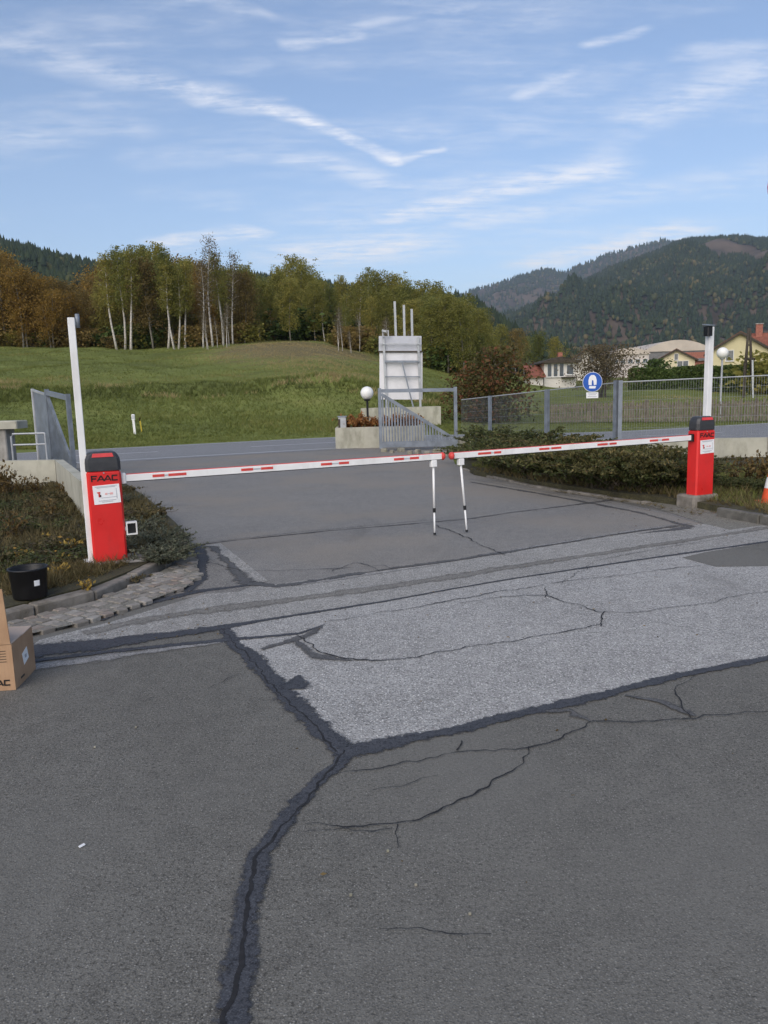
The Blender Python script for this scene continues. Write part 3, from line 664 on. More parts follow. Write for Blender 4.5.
# ------------------------------------------------------------------ trees
def tree_variant(seed, h, cb, cw, nleaf, ls, leafmat, barkmat, tr, limbs=14, top=1.0, stems=1, clump=.33, lean=.03, fill=.25):
    g = np.random.default_rng(seed); r = random.Random(seed)
    tm, bm = MB(), MB(); ends = []
    for s in range(stems):
        ph = r.uniform(0, 6.28); ln = lean*h*(1 if stems == 1 else 2.2)
        bx_, by_ = (0, 0) if stems == 1 else (r.uniform(-.35, .35), r.uniform(-.35, .35))
        hs = h*(1 if s == 0 else r.uniform(.75, .97))
        def tp(f): return Vector((bx_+ln*math.cos(ph)*f+.02*h*math.sin(f*5+ph), by_+ln*math.sin(ph)*f+.02*h*math.cos(f*4+ph), hs*f-.25*(1-f)))
        pts = [tp(f) for f in (0, .12, .3, .5, .7, .85, 1)]
        tm.tube(pts, [tr*1.3, tr, tr*.85, tr*.65, tr*.42, tr*.25, tr*.06], 6)
        for i in range(limbs):
            f = cb+(1-cb)*((i+r.random()*.8)/limbs)**1.0*.97; a = i*2.4+r.uniform(-.4, .4)
            g_ = (f-cb)/(1-cb); prof = math.sin(math.pi*min(1, (g_*.82+.17)))**.8
            L = cw*prof*r.uniform(.7, 1.1); p0 = tp(min(f, 1)); rise = r.uniform(.25, .7)*L
            p1 = p0+Vector((math.cos(a)*L*.55, math.sin(a)*L*.55, rise*.7)); p2 = p0+Vector((math.cos(a)*L, math.sin(a)*L, rise*.85))
            if L > .25: bm.tube([p0, p1, p2], [tr*.28*(1-f*.6), tr*.15, tr*.04], 4, cap=False)
            ends += [(p2, .9), (p1, .8), (p0.lerp(p2, .75), .7)]
        ends.append((tp(.98), .5))
    C = []; per = max(1, nleaf//len(ends))
    for (e, k) in ends:
        sub = [np.array(e)+g.normal(size=3)*cw*clump*.9 for _ in range(3)]
        for sc in sub:
            c = g.normal(size=(per//3+1, 3))*np.array([.5, .5, .62])*cw*clump*k+sc; C.append(c)
    C = np.concatenate(C); C = C[C[:, 2] > h*cb*.7]; C = C[C[:, 2] < h*1.04]
    V, F = cards(g, C, g.uniform(.6, 1.25, len(C))*ls, 1.5)
    cl = np.array([mnoise.noise(Vector(c)*1.1) for c in C]); rv = np.clip(.45+cl*.45+g.normal(size=len(C))*.2, 0, 1)
    crown = np_mesh('crown', V, F, leafmat, rv)
    return dict(h=h, trunk=tm.build('trunk', barkmat, mesh_only=True, smooth=True), branches=bm.build('branches', barkmat, mesh_only=True, smooth=True) if bm.v else None, crown=crown)
TV = {
 'birch_a': tree_variant(11, 12, .46, 1.15, 3335, .140, 'leaf_olive', 'birch_bark', .16, 24, lean=.06, clump=.40),
 'birch_b': tree_variant(12, 12, .42, 1.25, 3770, .140, 'leaf_green', 'birch_bark', .16, 24, lean=.05, clump=.40),
 'birch_c': tree_variant(13, 12, .36, 1.15, 1595, .120, 'leaf_twig', 'birch_bark', .13, 30, lean=.04, clump=.38),
 'olive_a': tree_variant(21, 11, .24, 1.6, 6670, .140, 'leaf_olive', 'bark_grey', .11, 24, clump=.38),
 'olive_b': tree_variant(22, 11, .30, 1.4, 6090, .140, 'leaf_green', 'bark_grey', .11, 22, stems=2, clump=.38),
 'olive_c': tree_variant(26, 11, .20, 1.7, 6380, .140, 'leaf_olive', 'bark_grey', .12, 26, clump=.30),
 'amber_a': tree_variant(23, 9, .26, 1.8, 6090, .140, 'leaf_amber', 'bark_grey', .12, 20, clump=.40),
 'amber_b': tree_variant(24, 8, .24, 1.5, 4350, .140, 'leaf_amber', 'bark_grey', .10, 18, stems=2, clump=.40),
 'brown_a': tree_variant(25, 9, .24, 1.5, 4640, .140, 'leaf_brown', 'bark_grey', .11, 22, clump=.40),
}
BV = {
 'shrub_olive': tree_variant(31, 2.6, .02, 1.3, 1100, .22, 'leaf_olive', 'bark', .05, 10, stems=3, clump=.4),
 'shrub_brown': tree_variant(32, 2.2, .02, 1.3, 900, .22, 'leaf_brown', 'bark', .05, 10, stems=3, clump=.4),
 'shrub_green': tree_variant(33, 2.4, .02, 1.4, 1200, .22, 'leaf_hedge', 'bark', .05, 10, stems=3, clump=.4),
}
def plant_tree(name, var, loc, h, label, cat, group=None, wide=1.0, rz=None):
    e = thing(name, loc, label, cat, group); k = h/var['h']; rz = rnd.uniform(0, 6.28) if rz is None else rz
    for part in ('trunk', 'branches', 'crown'):
        if var.get(part) is None: continue
        q = inst(part, var[part], e, (0, 0, 0), (0, 0, rz), (k*wide, k*wide, k))
        if part == 'branches': q['kind'] = 'stuff'
    return e
def at_px(px, Y): # ground point in the column px at depth Y
    t = (px-CX)/FPX
    for _ in range(3):
        z = H(t*Y, Y); py = CY+100; 
        # solve the column for a point at height z
        lo, hi = 0, 900
        for _ in range(24):
            mid = (lo+hi)/2; p = P(px, mid, Y)
            if p.z > z: lo = mid
            else: hi = mid
        t = P(px, mid, Y).x/Y
    return Vector((t*Y, Y, H(t*Y, Y)))
def top_h(px, py, base): return max(.5, P(px, py, base.y).z-base.z)
top_prof = [(-120, 248), (-40, 250), (0, 256), (22, 262), (45, 275), (60, 286), (90, 284), (112, 262), (130, 250), (150, 250), (170, 256), (195, 268), (212, 262), (235, 262), (260, 272), (285, 262), (300, 262), (320, 272), (350, 285), (372, 274), (395, 275), (420, 287), (450, 288), (468, 296), (485, 318), (505, 345)]
def tprof(px): return float(np.interp(px, [a for a, b in top_prof], [b for a, b in top_prof]))
# front birches with white trunks one can pick out
front = [(-14, 262, 'amber_a', 96), (8, 258, 'amber_a', 95), (26, 268, 'amber_b', 93), (33, 272, 'amber_b', 94), (52, 290, 'amber_b', 92), (74, 292, 'amber_b', 94),
         (116, 256, 'birch_a', 92), (124, 250, 'birch_b', 92.6), (133, 248, 'birch_a', 91.5), (152, 262, 'brown_a', 93),
         (168, 252, 'birch_b', 93), (174, 262, 'birch_a', 91.6), (180, 266, 'birch_b', 92.4), (187, 262, 'birch_a', 93),
         (205, 262, 'birch_c', 88), (212, 236, 'birch_c', 88.6), (222, 256, 'birch_a', 91), (234, 252, 'birch_c', 91.5), (246, 275, 'brown_a', 93)]
names = {'birch_a': 'birch_tree', 'birch_b': 'birch_tree', 'birch_c': 'birch_tree'}
flabels = ['large amber autumn tree cut off by the left picture edge', 'tall amber tree at the left end of the forest edge', 'amber tree just right of the tallest amber tree on the left', 'amber tree with slim pale stems at the left forest edge', 'low amber tree left of the white barrier post', 'low amber tree right behind the top of the white post',
           'leftmost birch of the white-trunked trio left of the forest', 'middle birch of the left white-trunked trio', 'right and tallest birch of the left white-trunked trio', 'brownish tree between the two birch clusters',
           'leftmost birch of the middle cluster of four white trunks', 'second birch from left in the cluster of four white trunks', 'third birch from left in the cluster of four white trunks', 'rightmost birch of the cluster of four white trunks',
           'short sparse birch left of the tallest bare birch', 'tallest nearly bare birch with a thin pale crown', 'olive birch just right of the tallest bare birch', 'thin bare birch standing right of the tallest one', 'brown tree at the right end of the birch row']
for (px, ty, k, Y), lb in zip(front, flabels):
    b = at_px(px, Y); plant_tree(names.get(k, 'autumn_tree'), TV[k], b, top_h(px, ty, b), lb, 'tree', 'trees along the front edge of the forest', wide=.95)
# the wood behind, row by row
wood = []
for row, (Y, step, dy) in enumerate(((99, 17, 6), (106, 15, 2), (115, 16, -3), (128, 20, -4))):
    px = -110+row*5
    while px < 490:
        q = px+rnd.uniform(-5, 5); wood.append((q, Y+rnd.uniform(-3, 3)-max(0, (q-330))*.10, tprof(q)+dy+rnd.uniform(-4, 16)+(6 if row == 0 else 0))); px += step*rnd.uniform(.8, 1.25)
for (px, Y, ty) in wood:
    if px < 60: k = rnd.choice(['amber_a', 'amber_b', 'brown_a', 'olive_a', 'amber_a'])
    elif px < 105: k = rnd.choice(['amber_b', 'brown_a', 'olive_a', 'brown_a'])
    elif px < 250: k = rnd.choice(['olive_a', 'brown_a', 'olive_b', 'birch_b', 'amber_b', 'olive_c'])
    else: k = rnd.choice(['olive_a', 'olive_b', 'birch_b', 'olive_a', 'birch_a', 'olive_c', 'olive_c'])
    b = at_px(px, Y); h = top_h(px, ty, b)
    if k.startswith('amber'): lb, nm = 'amber autumn tree in the wood behind the meadow', 'autumn_tree'
    elif k.startswith('brown'): lb, nm = 'brown autumn tree in the wood behind the meadow', 'autumn_tree'
    elif k.startswith('birch'): lb, nm = 'slim pale-trunked birch inside the wood behind the meadow', 'birch_tree'
    else: lb, nm = 'olive green broadleaf tree in the wood behind the meadow', 'broadleaf_tree'
    plant_tree(nm, TV[k], b, h, lb, 'tree', lb.split(' ')[0]+' trees in the wood behind the meadow', wide=rnd.uniform(.9, 1.2))
# trees stepping down at the right end of the wood and in the valley
for (px, ty, by, Y, k, lb) in [(430, 300, 0, 84, 'olive_b', 'olive tree at the right end of the wood above the gate'), (447, 296, 0, 82, 'olive_a', 'broad olive tree behind the red-leaved shrub'), (463, 304, 0, 80, 'olive_c', 'olive tree closing the wood on its right side'), (412, 302, 0, 86, 'olive_a', 'olive tree behind the board poles'),
                              (478, 318, 0, 130, 'brown_a', 'brown tree beyond the right end of the wood'), (500, 326, 0, 150, 'olive_c', 'dark tree left of the white house in the valley'), (516, 330, 0, 150, 'brown_a', 'brown valley tree behind the red roof'), (536, 332, 0, 170, 'olive_b', 'tall hazy tree behind the white house'), (556, 338, 0, 170, 'olive_c', 'hazy tree behind the gabled house'),
                              (486, 322, 0, 170, 'olive_c', 'dark valley tree behind the red-leaved shrub'), (524, 338, 0, 200, 'olive_a', 'grey green valley tree far behind the white house'), (596, 346, 0, 210, 'brown_a', 'brown tree behind the bare shrub')]:
    b = at_px(px, Y); plant_tree('broadleaf_tree', TV[k], b, top_h(px, ty, b), lb, 'tree', wide=1.25)
# undergrowth along the forest edge
px = -60
while px < 470:
    Y = 95-max(0, px-330)*.10+rnd.uniform(-1.5, 3); b = at_px(px, Y)
    if not (250 < px < 335):
        plant_tree('shrub', BV[rnd.choice(['shrub_olive', 'shrub_brown', 'shrub_brown', 'shrub_green'])], b, rnd.uniform(1.2, 2.8), 'low shrub in the dark undergrowth at the forest edge', 'shrub', 'undergrowth shrubs at the forest edge', wide=1.3)
    px += rnd.uniform(6, 12)
px = -60
while px < 420:
    Y = 102-max(0, px-330)*.10+rnd.uniform(-1.5, 6); b = at_px(px, Y)
    plant_tree('shrub', BV[rnd.choice(['shrub_olive', 'shrub_brown', 'shrub_green', 'shrub_green'])], b, rnd.uniform(2.0, 4.0), 'tall shrub inside the wood behind the meadow', 'shrub', 'shrubs inside the wood', wide=1.4)
    px += rnd.uniform(10, 16)
# dry weeds and saplings on the mound
for i in range(16):
    px = rnd.uniform(195, 265) if i < 6 else rnd.uniform(335, 410); Y = rnd.uniform(76, 90); b = at_px(px, Y)
    plant_tree('sapling', TV['birch_c'], b, rnd.uniform(2, 4.5), 'thin bare sapling on the dry grass mound', 'sapling', 'saplings on the mound below the wood')

# shrubs beyond the road
V_RED = tree_variant(41, 3.4, .03, 1.5, 3600, .13, 'leaf_red', 'bark', .06, 14, stems=4, clump=.34)
b = at_px(497, 37); plant_tree('red_shrub', V_RED, b, top_h(497, 349, b), 'large shrub with reddish autumn leaves beyond the fence', 'shrub', wide=1.0, rz=.4)
b = at_px(476, 36.5); plant_tree('red_shrub', V_RED, b, top_h(476, 372, b), 'smaller olive-red shrub left of the large reddish shrub', 'shrub', wide=1.1, rz=2.4)
V_BARE = tree_variant(42, 3.0, .25, 1.9, 6500, .085, 'leaf_twig', 'wood_dark', .09, 26, stems=3, clump=.34, lean=.05)
b = at_px(604, 62); plant_tree('fruit_tree', V_BARE, b, top_h(604, 347, b), 'low spreading nearly bare fruit tree behind the blue sign', 'tree', wide=.85, rz=1)
b = at_px(655, 100); plant_tree('shrub', BV['shrub_green'], b, top_h(655, 360, b), 'dark shrub beside the small cream house', 'shrub')
b = at_px(765, 66); plant_tree('shrub', BV['shrub_olive'], b, top_h(765, 352, b), 'olive shrub in front of the yellow house', 'shrub', wide=1.3)

# hedge
def hedge():
    g = np.random.default_rng(51); a = at_px(628, 74); b_ = at_px(860, 68); n = 30000
    f = g.uniform(size=n); q = g.uniform(-.75, .75, n); zz_ = g.uniform(0, 1, n)
    ax = (b_-a); L = ax.length; nn = Vector((-ax.y, ax.x, 0)).normalized()
    top = 1.75+.10*np.sin(f*L*1.3)+.06*np.sin(f*L*3.1)+f*.75
    shell = g.uniform(size=n)
    z = np.where(shell < .4, top, zz_*top); q = np.where(shell < .4, q, np.where(shell < .85, -.75+g.normal(size=n)*.06, q))
    C = np.stack([f*ax.x+q*nn.x, f*ax.y+q*nn.y, f*ax.z+z+g.normal(size=n)*.05], 1)
    C = C*1.0
    V, F = cards(g, C, g.uniform(.12, .24, n), 1.4)
    e = thing('hedge', a, 'long clipped dark green hedge in front of the houses', 'hedge')
    inst('foliage', np_mesh('foliage', V, F, 'leaf_hedge', np.clip(g.normal(.5, .25, n), 0, 1)), e)
    st = MB()
    for k in range(24):
        p = a.lerp(b_, (k+.5)/24); st.tube([p, p+ZZ*1.3], [.05, .03], 5)
    st.build('stems', 'bark', e)
    core = MB(); core.box(a.lerp(b_, .5)+ZZ*.85, (L*.98, 1.0, 1.4), (ax.normalized(), nn, ZZ)); core.build('branches', 'leaf_hedge', e)
hedge()

# ------------------------------------------------------------------ grass
def grass_field():
    g = np.random.default_rng(61); n = 150000
    t = g.uniform(-.66, .66, n); Y = 27+78*g.uniform(0, 1, n)**1.7; x = t*Y
    u = x*dd.x+Y*dd.y-road_off(x*rr.x+Y*rr.y); ok = u > U_FAR+.25; x, Y, u, t = x[ok], Y[ok], u[ok], t[ok]; n = len(x); z = Hn(x, Y)
    patch = .5+.4*fbm(x, Y, .25)+.2*fbm(x+9, Y, .9)
    band_ = np.exp(-((u-U_FAR-15.5)/2.2)**2); ledge = np.exp(-((u-U_FAR-22)/5)**2)
    h = (.07+.10*np.clip(patch, 0, 1.2)+.14*band_)*g.uniform(.6, 1.3, n); h *= np.where(u < U_FAR+2.2, .6, 1)
    h *= np.where((t > .1) & (u > U_FAR+2), .55, 1)
    V0 = []; F0 = []
    for k in range(4):
        a = k*1.7; o = len(V0); w_ = .10
        w_ = .07; V0 += [(math.cos(a)*w_-.05*math.sin(a), math.sin(a)*w_+.05*math.cos(a), 0), (-math.cos(a)*w_-.05*math.sin(a), -math.sin(a)*w_+.05*math.cos(a), 0), (.5*math.sin(a*2.3), .5*math.cos(a*1.9), 1)]
        F0.append((o, o+1, o+2))
    V, F = replicate(np.array(V0), np.array(F0), np.stack([x, Y, z-.01], 1), g.uniform(0, 6.28, n), h*.85+.05, h)
    mound = np.exp(-(((t+.105)/.10)**2+((u-U_FAR-48)/17)**2))
    field = np.clip((u-U_FAR-26)/20, 0, 1)
    rv = np.clip(.14+.42*patch+.42*ledge+.10*field+1.3*mound+.12*np.exp(-((u-U_FAR)/3)**2)+g.normal(size=n)*.14, 0, 1)
    rv += np.where(band_ > .5, np.where(fbm(x*.5, Y, 1.1) > .5, .65, -.22), 0)
    tag(inst('meadow_grass', np_mesh('meadow_grass', V, F, 'grass', np.repeat(np.clip(rv, 0, 1), 4))), 'green autumn grass on the meadow beyond the road', kind='stuff')
grass_field()
def in_poly(x, y, poly):
    c = np.zeros(len(x), bool); n = len(poly)
    for i in range(n):
        (x1, y1), (x2, y2) = poly[i], poly[(i+1) % n]
        k = ((y1 > y) != (y2 > y)); c ^= k & (x < (x2-x1)*(y-y1)/(y2-y1+1e-12)+x1)
    return c
def bed_grass(name, poly, n, z, hh, mat, seed, label, width=.012):
    g = np.random.default_rng(seed); P_ = np.array([(p[0], p[1]) for p in poly]); lo, hi = P_.min(0), P_.max(0)
    x = g.uniform(lo[0], hi[0], n); y = g.uniform(lo[1], hi[1], n); ok = in_poly(x, y, P_.tolist()); x, y = x[ok], y[ok]; n = len(x)
    V0 = []; F0 = []
    for k in range(5):
        a = k*1.3; o = len(V0); w_ = width/ .12
        V0 += [(math.cos(a)*w_*.5+.1*math.sin(a), math.sin(a)*w_*.5+.1*math.cos(a), 0), (-math.cos(a)*w_*.5+.1*math.sin(a), -math.sin(a)*w_*.5+.1*math.cos(a), 0), (.75*math.sin(a*2.3), .75*math.cos(a*1.9), 1-.08*k)]
        F0.append((o, o+1, o+2))
    pat = .5+.5*fbm(x, y, 2.2); h = hh*g.uniform(.4, 1.2, n)*(.6+.6*np.clip(pat, 0, 1))
    V, F = replicate(np.array(V0), np.array(F0), np.stack([x, y, np.full(n, z-.005)], 1), g.uniform(0, 6.28, n), np.full(n, .12), h)
    rv = np.clip(.35+.4*pat+g.normal(size=n)*.2, 0, 1)
    return tag(inst(name, np_mesh(name, V, F, mat, np.repeat(rv, 5))), label, kind='stuff')

# ------------------------------------------------------------------ beds, kerbs, cobbles, walls
bedL = px2([(-160, 655), (0, 622), (57, 606), (95, 596), (129, 582), (149, 572), (170, 562), (188, 556), (190, 546), (176, 530), (150, 506), (120, 484), (100, 474)])+[UV(17.5, -3.6), UV(17.5, -12), UV(6, -14)]
mb = MB(); mb.prism([(p.x, p.y, -.02) for p in bedL], (0, 0, .12)); o = mb.build('planting_bed', 'soil'); tag(o, 'earth of the overgrown planting bed on the left', kind='structure')
bedR = px2([(462, 468), (474, 474), (540, 487), (620, 499), (650, 502), (690, 507), (720, 513), (768, 522), (900, 548)])+[UV(15.0, 18), UV(15.5, 13), UV(19.4, 10.8)]
mb = MB(); mb.prism([(p.x, p.y, -.02) for p in bedR], (0, 0, .11)); o = mb.build('planting_bed', 'soil'); tag(o, 'earth of the planting bed along the right driveway edge', kind='structure')

def kerb(name, pxpts, zt, wid, seg, mat, label):
    W = [G(a, b) for a, b in pxpts]; e = thing(name, W[0], label, 'kerb')
    # resample
    d = [0]
    for i in range(len(W)-1): d.append(d[-1]+(W[i+1]-W[i]).length)
    def at(s):
        s = min(max(s, 0), d[-1])
        for i in range(len(W)-1):
            if s <= d[i+1]: return W[i].lerp(W[i+1], (s-d[i])/(d[i+1]-d[i]))
        return W[-1]
    s = 0
    while s < d[-1]-.1:
        L = seg*rnd.uniform(.85, 1.15); a, b_ = at(s+.006), at(min(s+L, d[-1])-.006); ax = (b_-a); l = ax.length; ax.normalize(); nn = Vector((-ax.y, ax.x, 0))
        j = rnd.uniform(-.008, .008); zt_ = zt+rnd.uniform(-.01, .008); tl = Vector((ax.x, ax.y, rnd.uniform(-.012, .012))).normalized()
        m_ = MB(); m_.bevbox((a+b_)/2+nn*(wid/2+j)+ZZ*((zt_-.05)/2), (l, wid, zt_+.05), .012, (tl, nn, tl.cross(nn)))
        m_.build('kerb_stone', mat, e); s += L
    return e
kerb('kerb', [(-120, 655), (0, 626), (57, 611), (95, 601), (129, 587), (149, 577), (172, 565)], .09, .13, .55, 'kerb_stone', 'worn pale kerb curving round the left planting bed')
kerb('kerb', [(716, 516.5), (740, 521), (768, 526), (850, 542)], .12, .10, .6, 'kerb_dark', 'dark mossy kerb in front of the right barrier')
kerb('kerb', [(462, 470), (500, 480), (540, 489), (580, 495), (620, 501), (648, 505)], .035, .09, .8, 'kerb_stone', 'low flush kerb line along the right bushes')

# cobbles: setts in the strip between kerb and tar line
cob = thing('cobble_strip', G(110, 606), 'strip of small pale cobbles curving below the left kerb', 'cobbles')
poly = px2([(-30, 652), (31, 637), (77, 627), (103, 619), (143, 606), (186, 590), (199, 578), (197, 566), (186, 563), (172, 568), (152, 579), (129, 590), (95, 604), (57, 613), (0, 629)])
mb = MB(); mb.add([(p.x, p.y, .026) for p in poly], [tuple(range(len(poly)))]); o = mb.build('joint_bed', 'verge', cob)
if o.data.polygons[0].normal.z < 0: o.data.flip_normals()
sett_me = []
for k in range(5):
    m_ = MB(); m_.bevbox((0, 0, 0), (rnd.uniform(.080, .112), rnd.uniform(.072, .082), .06), .006); sett_me.append(m_.build('sett', 'sett', mesh_only=True))
pp = [(p.x, p.y) for p in poly]; cdir = (G(186, 590)-G(31, 637)); cdir.normalize(); cn = Vector((-cdir.y, cdir.x, 0)); org = G(31, 637)
for j in range(-3, 18):
    i = -18+rnd.random()*.5
    while i < 34:
        q = org+cdir*(i*.122)+cn*(j*.088+rnd.uniform(-.008, .008)+.03*math.sin(i*.2)); i += rnd.uniform(.95, 1.12)
        if in_poly(np.array([q.x]), np.array([q.y]), pp)[0] and rnd.random() > .05:
            inst('sett', rnd.choice(sett_me), cob, q-Vector(cob.location)+ZZ*(.004+rnd.uniform(-.005, .004)), (rnd.uniform(-.05, .05), rnd.uniform(-.05, .05), math.atan2(cdir.y, cdir.x)+rnd.uniform(-.09, .09)))

def panel_wall(name, pts, z0, ztops, th, panel, mat, label, gap=.012, cap=None):
    e = thing(name, pts[0], label, 'wall')
    for i in range(len(pts)-1):
        a, b_ = Vector(pts[i]), Vector(pts[i+1]); a.z = b_.z = 0; ax = b_-a; L = ax.length; ax.normalize(); nn = Vector((-ax.y, ax.x, 0)); n = max(1, round(L/panel))
        for k in range(n):
            f0, f1 = k/n, (k+1)/n; p0 = a+ax*(L*f0+gap/2); p1 = a+ax*(L*f1-gap/2)
            t0, t1 = [ztops[i]*(1-f)+ztops[i+1]*f for f in (f0, f1)]
            jit = nn*rnd.uniform(-.004, .004)
            m_ = MB(); m_.prism([p0+jit+ZZ*z0, p1+jit+ZZ*z0, p1+jit+ZZ*t1, p0+jit+ZZ*t0], nn*th); m_.build('wall_panel', mat, e)
        m_ = MB(); m_.prism([a+nn*.02+ZZ*z0, b_+nn*.02+ZZ*z0, b_+nn*.02+ZZ*(ztops[i+1]-.02), a+nn*.02+ZZ*(ztops[i]-.02)], nn*(th-.04)); m_.build('wall_core', 'concrete_grey', e)
    return e
wc = G(617, 440, .5); wr = G(768, 437.5, .5); wr2 = wr+(wr-wc).normalized()*6; wg = Vector((P(459.5, 440, 22.0).x, 22.0, 0))
panel_wall('retaining_wall', [wg, wc, wr, wr2], -.02, [.28, .5, .5, .5], .16, 2.2, 'concrete_cream', 'low cream concrete wall under the right mesh fence')
lc = G(55, 460, .6); ll = G(-60, 462, .6); le = G(80, 481, .6)
panel_wall('retaining_wall', [ll, lc, le], 0, [.6, .6, .6], .14, 1.0, 'concrete_cream', 'low stained cream wall behind the left planting bed')

# ------------------------------------------------------------------ fences
def mesh_fence():
    zt = lambda p: .0
    A = Vector((wg.x, wg.y, 0)); B = Vector((wc.x, wc.y, 0)); C_ = Vector((wr2.x, wr2.y, 0))
    e = thing('mesh_fence', B, 'galvanised wire mesh fence standing on the right wall', 'fence')
    off = (Vector((-(B-A).y, (B-A).x, 0)).normalized())*.08; off2 = Vector((-(C_-B).y, (C_-B).x, 0)).normalized()*.08
    runs = [(A, B, .28, .5, 1.40, 1.74, off), (B, C_, .5, .5, 1.74, 1.90, off2)]
    for (a, b_, z0, z1, t0, t1, of) in runs:
        L = (b_-a).length; ax = (b_-a).normalized(); m_ = MB()
        nw = int(L/.052)
        for k in range(nw+1):
            f = k/nw; p = a+ax*(L*f)+of; lo = z0*(1-f)+z1*f+.04; hi = t0*(1-f)+t1*f
            m_.box(p+ZZ*((lo+hi)/2), (.004, .004, hi-lo), (ax, Vector((-ax.y, ax.x, 0)), ZZ))
        w_ = m_.build('wire_mesh', 'wire', e); tag(w_, kind='stuff')
        for q in range(7):
            r0 = a+of*1.07+ZZ*(z0+.05+(t0-z0-.05)*q/6); r1 = b_+of*1.07+ZZ*(z1+.05+(t1-z1-.05)*q/6)
            m_ = MB(); m_.tube([r0, r1], .014 if q == 6 else .003, 6); m_.build('rail', 'galv_light' if q == 6 else 'wire', e)
    def post(px, a, b_, z0, z1, wd=.085):
        r_ = ray(px, 410); t = r_.x/r_.y; ax = b_-a
        k = (t*a.y-a.x)/(ax.x-t*ax.y); p = a+ax*k
        m_ = MB(); m_.box(p+ZZ*((z0+z1)/2), (wd, wd*.8, z1-z0), (ax.normalized(), Vector((-ax.y, ax.x, 0)).normalized(), ZZ)); m_.build('post', 'galvanised', e)
    post(490, A, B, .0, 1.50); post(547, A, B, .3, 1.63, .10); post(615.5, A, B, .4, 1.78, .085)
    post(620, B, C_, .4, 1.78, .085); post(706, B, C_, .4, 1.86); post(800, B, C_, .4, 1.92)
mesh_fence()

def gate_leaf(name, a, b_, z0a, z0b, h, label, diag_from_a=True, bars=26, prt=.09):
    """swing gate leaf between two plan points: frame, one diagonal, upright bars under it"""
    a, b_ = Vector(a), Vector(b_); a.z = z0a; b_.z = z0b; ax = b_-a; L = ax.length; axn = ax.normalized(); nn = Vector((-axn.y, axn.x, 0)).normalized(); upz = ZZ
    e = thing(name, a, label, 'gate'); pt = lambda f, z: a+ax*f+upz*z
    def bar(p, q, w_, d_, nm, mat='galvanised'):
        m_ = MB(); v = (q-p).normalized(); s = v.cross(nn).normalized(); m_.box((p+q)/2, ((q-p).length, d_, w_), (v, nn, s)); return m_.build(nm, mat, e)
    bar(pt(0, -.02), pt(0, h+.03), prt, .08, 'frame_post'); bar(pt(1, -.06), pt(1, h+.03), prt, .08, 'frame_post')
    m0 = prt/L*.5
    bar(pt(m0, h-.05), pt(1-m0, h-.05), .10, .06, 'top_rail'); bar(pt(m0, .09), pt(1-m0, .09), .17, .06, 'bottom_rail')
    d0, d1 = (pt(m0, h-.14), pt(1-m0, .20)) if diag_from_a else (pt(m0, .20), pt(1-m0, h-.14))
    bar(d0, d1, .09, .05, 'diagonal_brace')
    for k in range(1, bars):
        f = k/bars; top = (h-.14)*(1-f)+.20*f if diag_from_a else (h-.14)*f+.20*(1-f)
        if top < .27: continue
        bar(pt(f, .176), pt(f, top), .042, .03, 'bar')
    return e
ga = P(381, 446, 22.1); gb = P(456, 449, 22.3)
gate_leaf('gate_leaf', ga, gb, .10, .08, 1.66, 'open grey steel gate leaf with diagonal brace before the billboard')
la = P(53, 460, 17.2); lb_ = P(75, 478, 15.9)
gate_leaf('gate_leaf', lb_, la, .12, .25, 1.66, 'open grey gate leaf behind the left white post, seen edge-on', False, 18)
pa = P(39, 460, 17.9); pb = P(51.5, 460, 17.3)
e = thing('fence_panel', pa, 'pale grey sheet panel beside the left gate leaf', 'panel')
ax = (pb-pa); ax.z = 0; L = ax.length; ax.normalize(); nn = Vector((-ax.y, ax.x, 0))
ta, tb = P(37.5, 388.5, pa.y).z, P(51.5, 393, pb.y).z
m_ = MB(); m_.prism([pa+ax*.03+ZZ*(.12-pa.z), pb-ax*.03+ZZ*(.12-pb.z), pb-ax*.03+ZZ*(tb-.05-pb.z), pa+ax*.03+ZZ*(ta-.05-pa.z)], nn*.02); m_.build('sheet', 'galvanised', e)
for q, tq, mt_ in ((pa, ta, 'line_white'), (pb, tb, 'galvanised')): m_ = MB(); m_.box(Vector((q.x, q.y, tq/2)), (.05, .05, tq), (ax, nn, ZZ)); m_.build('frame_post', mt_, e)
m_ = MB(); q0, q1 = Vector((pa.x, pa.y, ta-.03)), Vector((pb.x, pb.y, tb-.03)); v_ = (q1-q0).normalized(); m_.box((q0+q1)/2, ((q1-q0).length-.06, .045, .05), (v_, nn, v_.cross(nn))); m_.build('frame_rail', 'galv_light', e)

# hand rail hoop and stone trough at the far left
h0 = P(12, 446, 15.0); h1 = P(46, 446, 15.0); z1 = P(14, 434, 15).z; z2 = P(14, 445, 15).z
e = thing('hand_rail', (h0.x, h0.y, .0), 'grey tubular hand rail left of the open gate', 'railing')
for zq, nm in ((z1, 'rail'), (z2, 'rail')):
    m_ = MB(); m_.tube([(h0.x+.03, h0.y, zq), (h1.x, h1.y, zq)], .018, 8); m_.build(nm, 'galv_light', e)
m_ = MB(); m_.tube([(h0.x+.06, h0.y, z1), (h0.x, h0.y, z1-.05), (h0.x, h0.y, 0)], .02, 8); m_.build('post', 'galv_light', e)
m_ = MB(); m_.tube([(h1.x, h1.y, z1), (h1.x, h1.y, 0)], .02, 8); m_.build('post', 'galv_light', e)
s0 = P(-30, 426, 15.6); s1 = P(18, 426, 15.6)
e = thing('stone_trough', ((s0.x+s1.x)/2, 15.7, 0), 'pale stone trough at the left picture edge', 'planter')
m_ = MB(); m_.bevbox(((s0.x+s1.x)/2, 15.8, s0.z), (s1.x-s0.x, .5, .16), .02); m_.build('rim', 'concrete_cream', e)
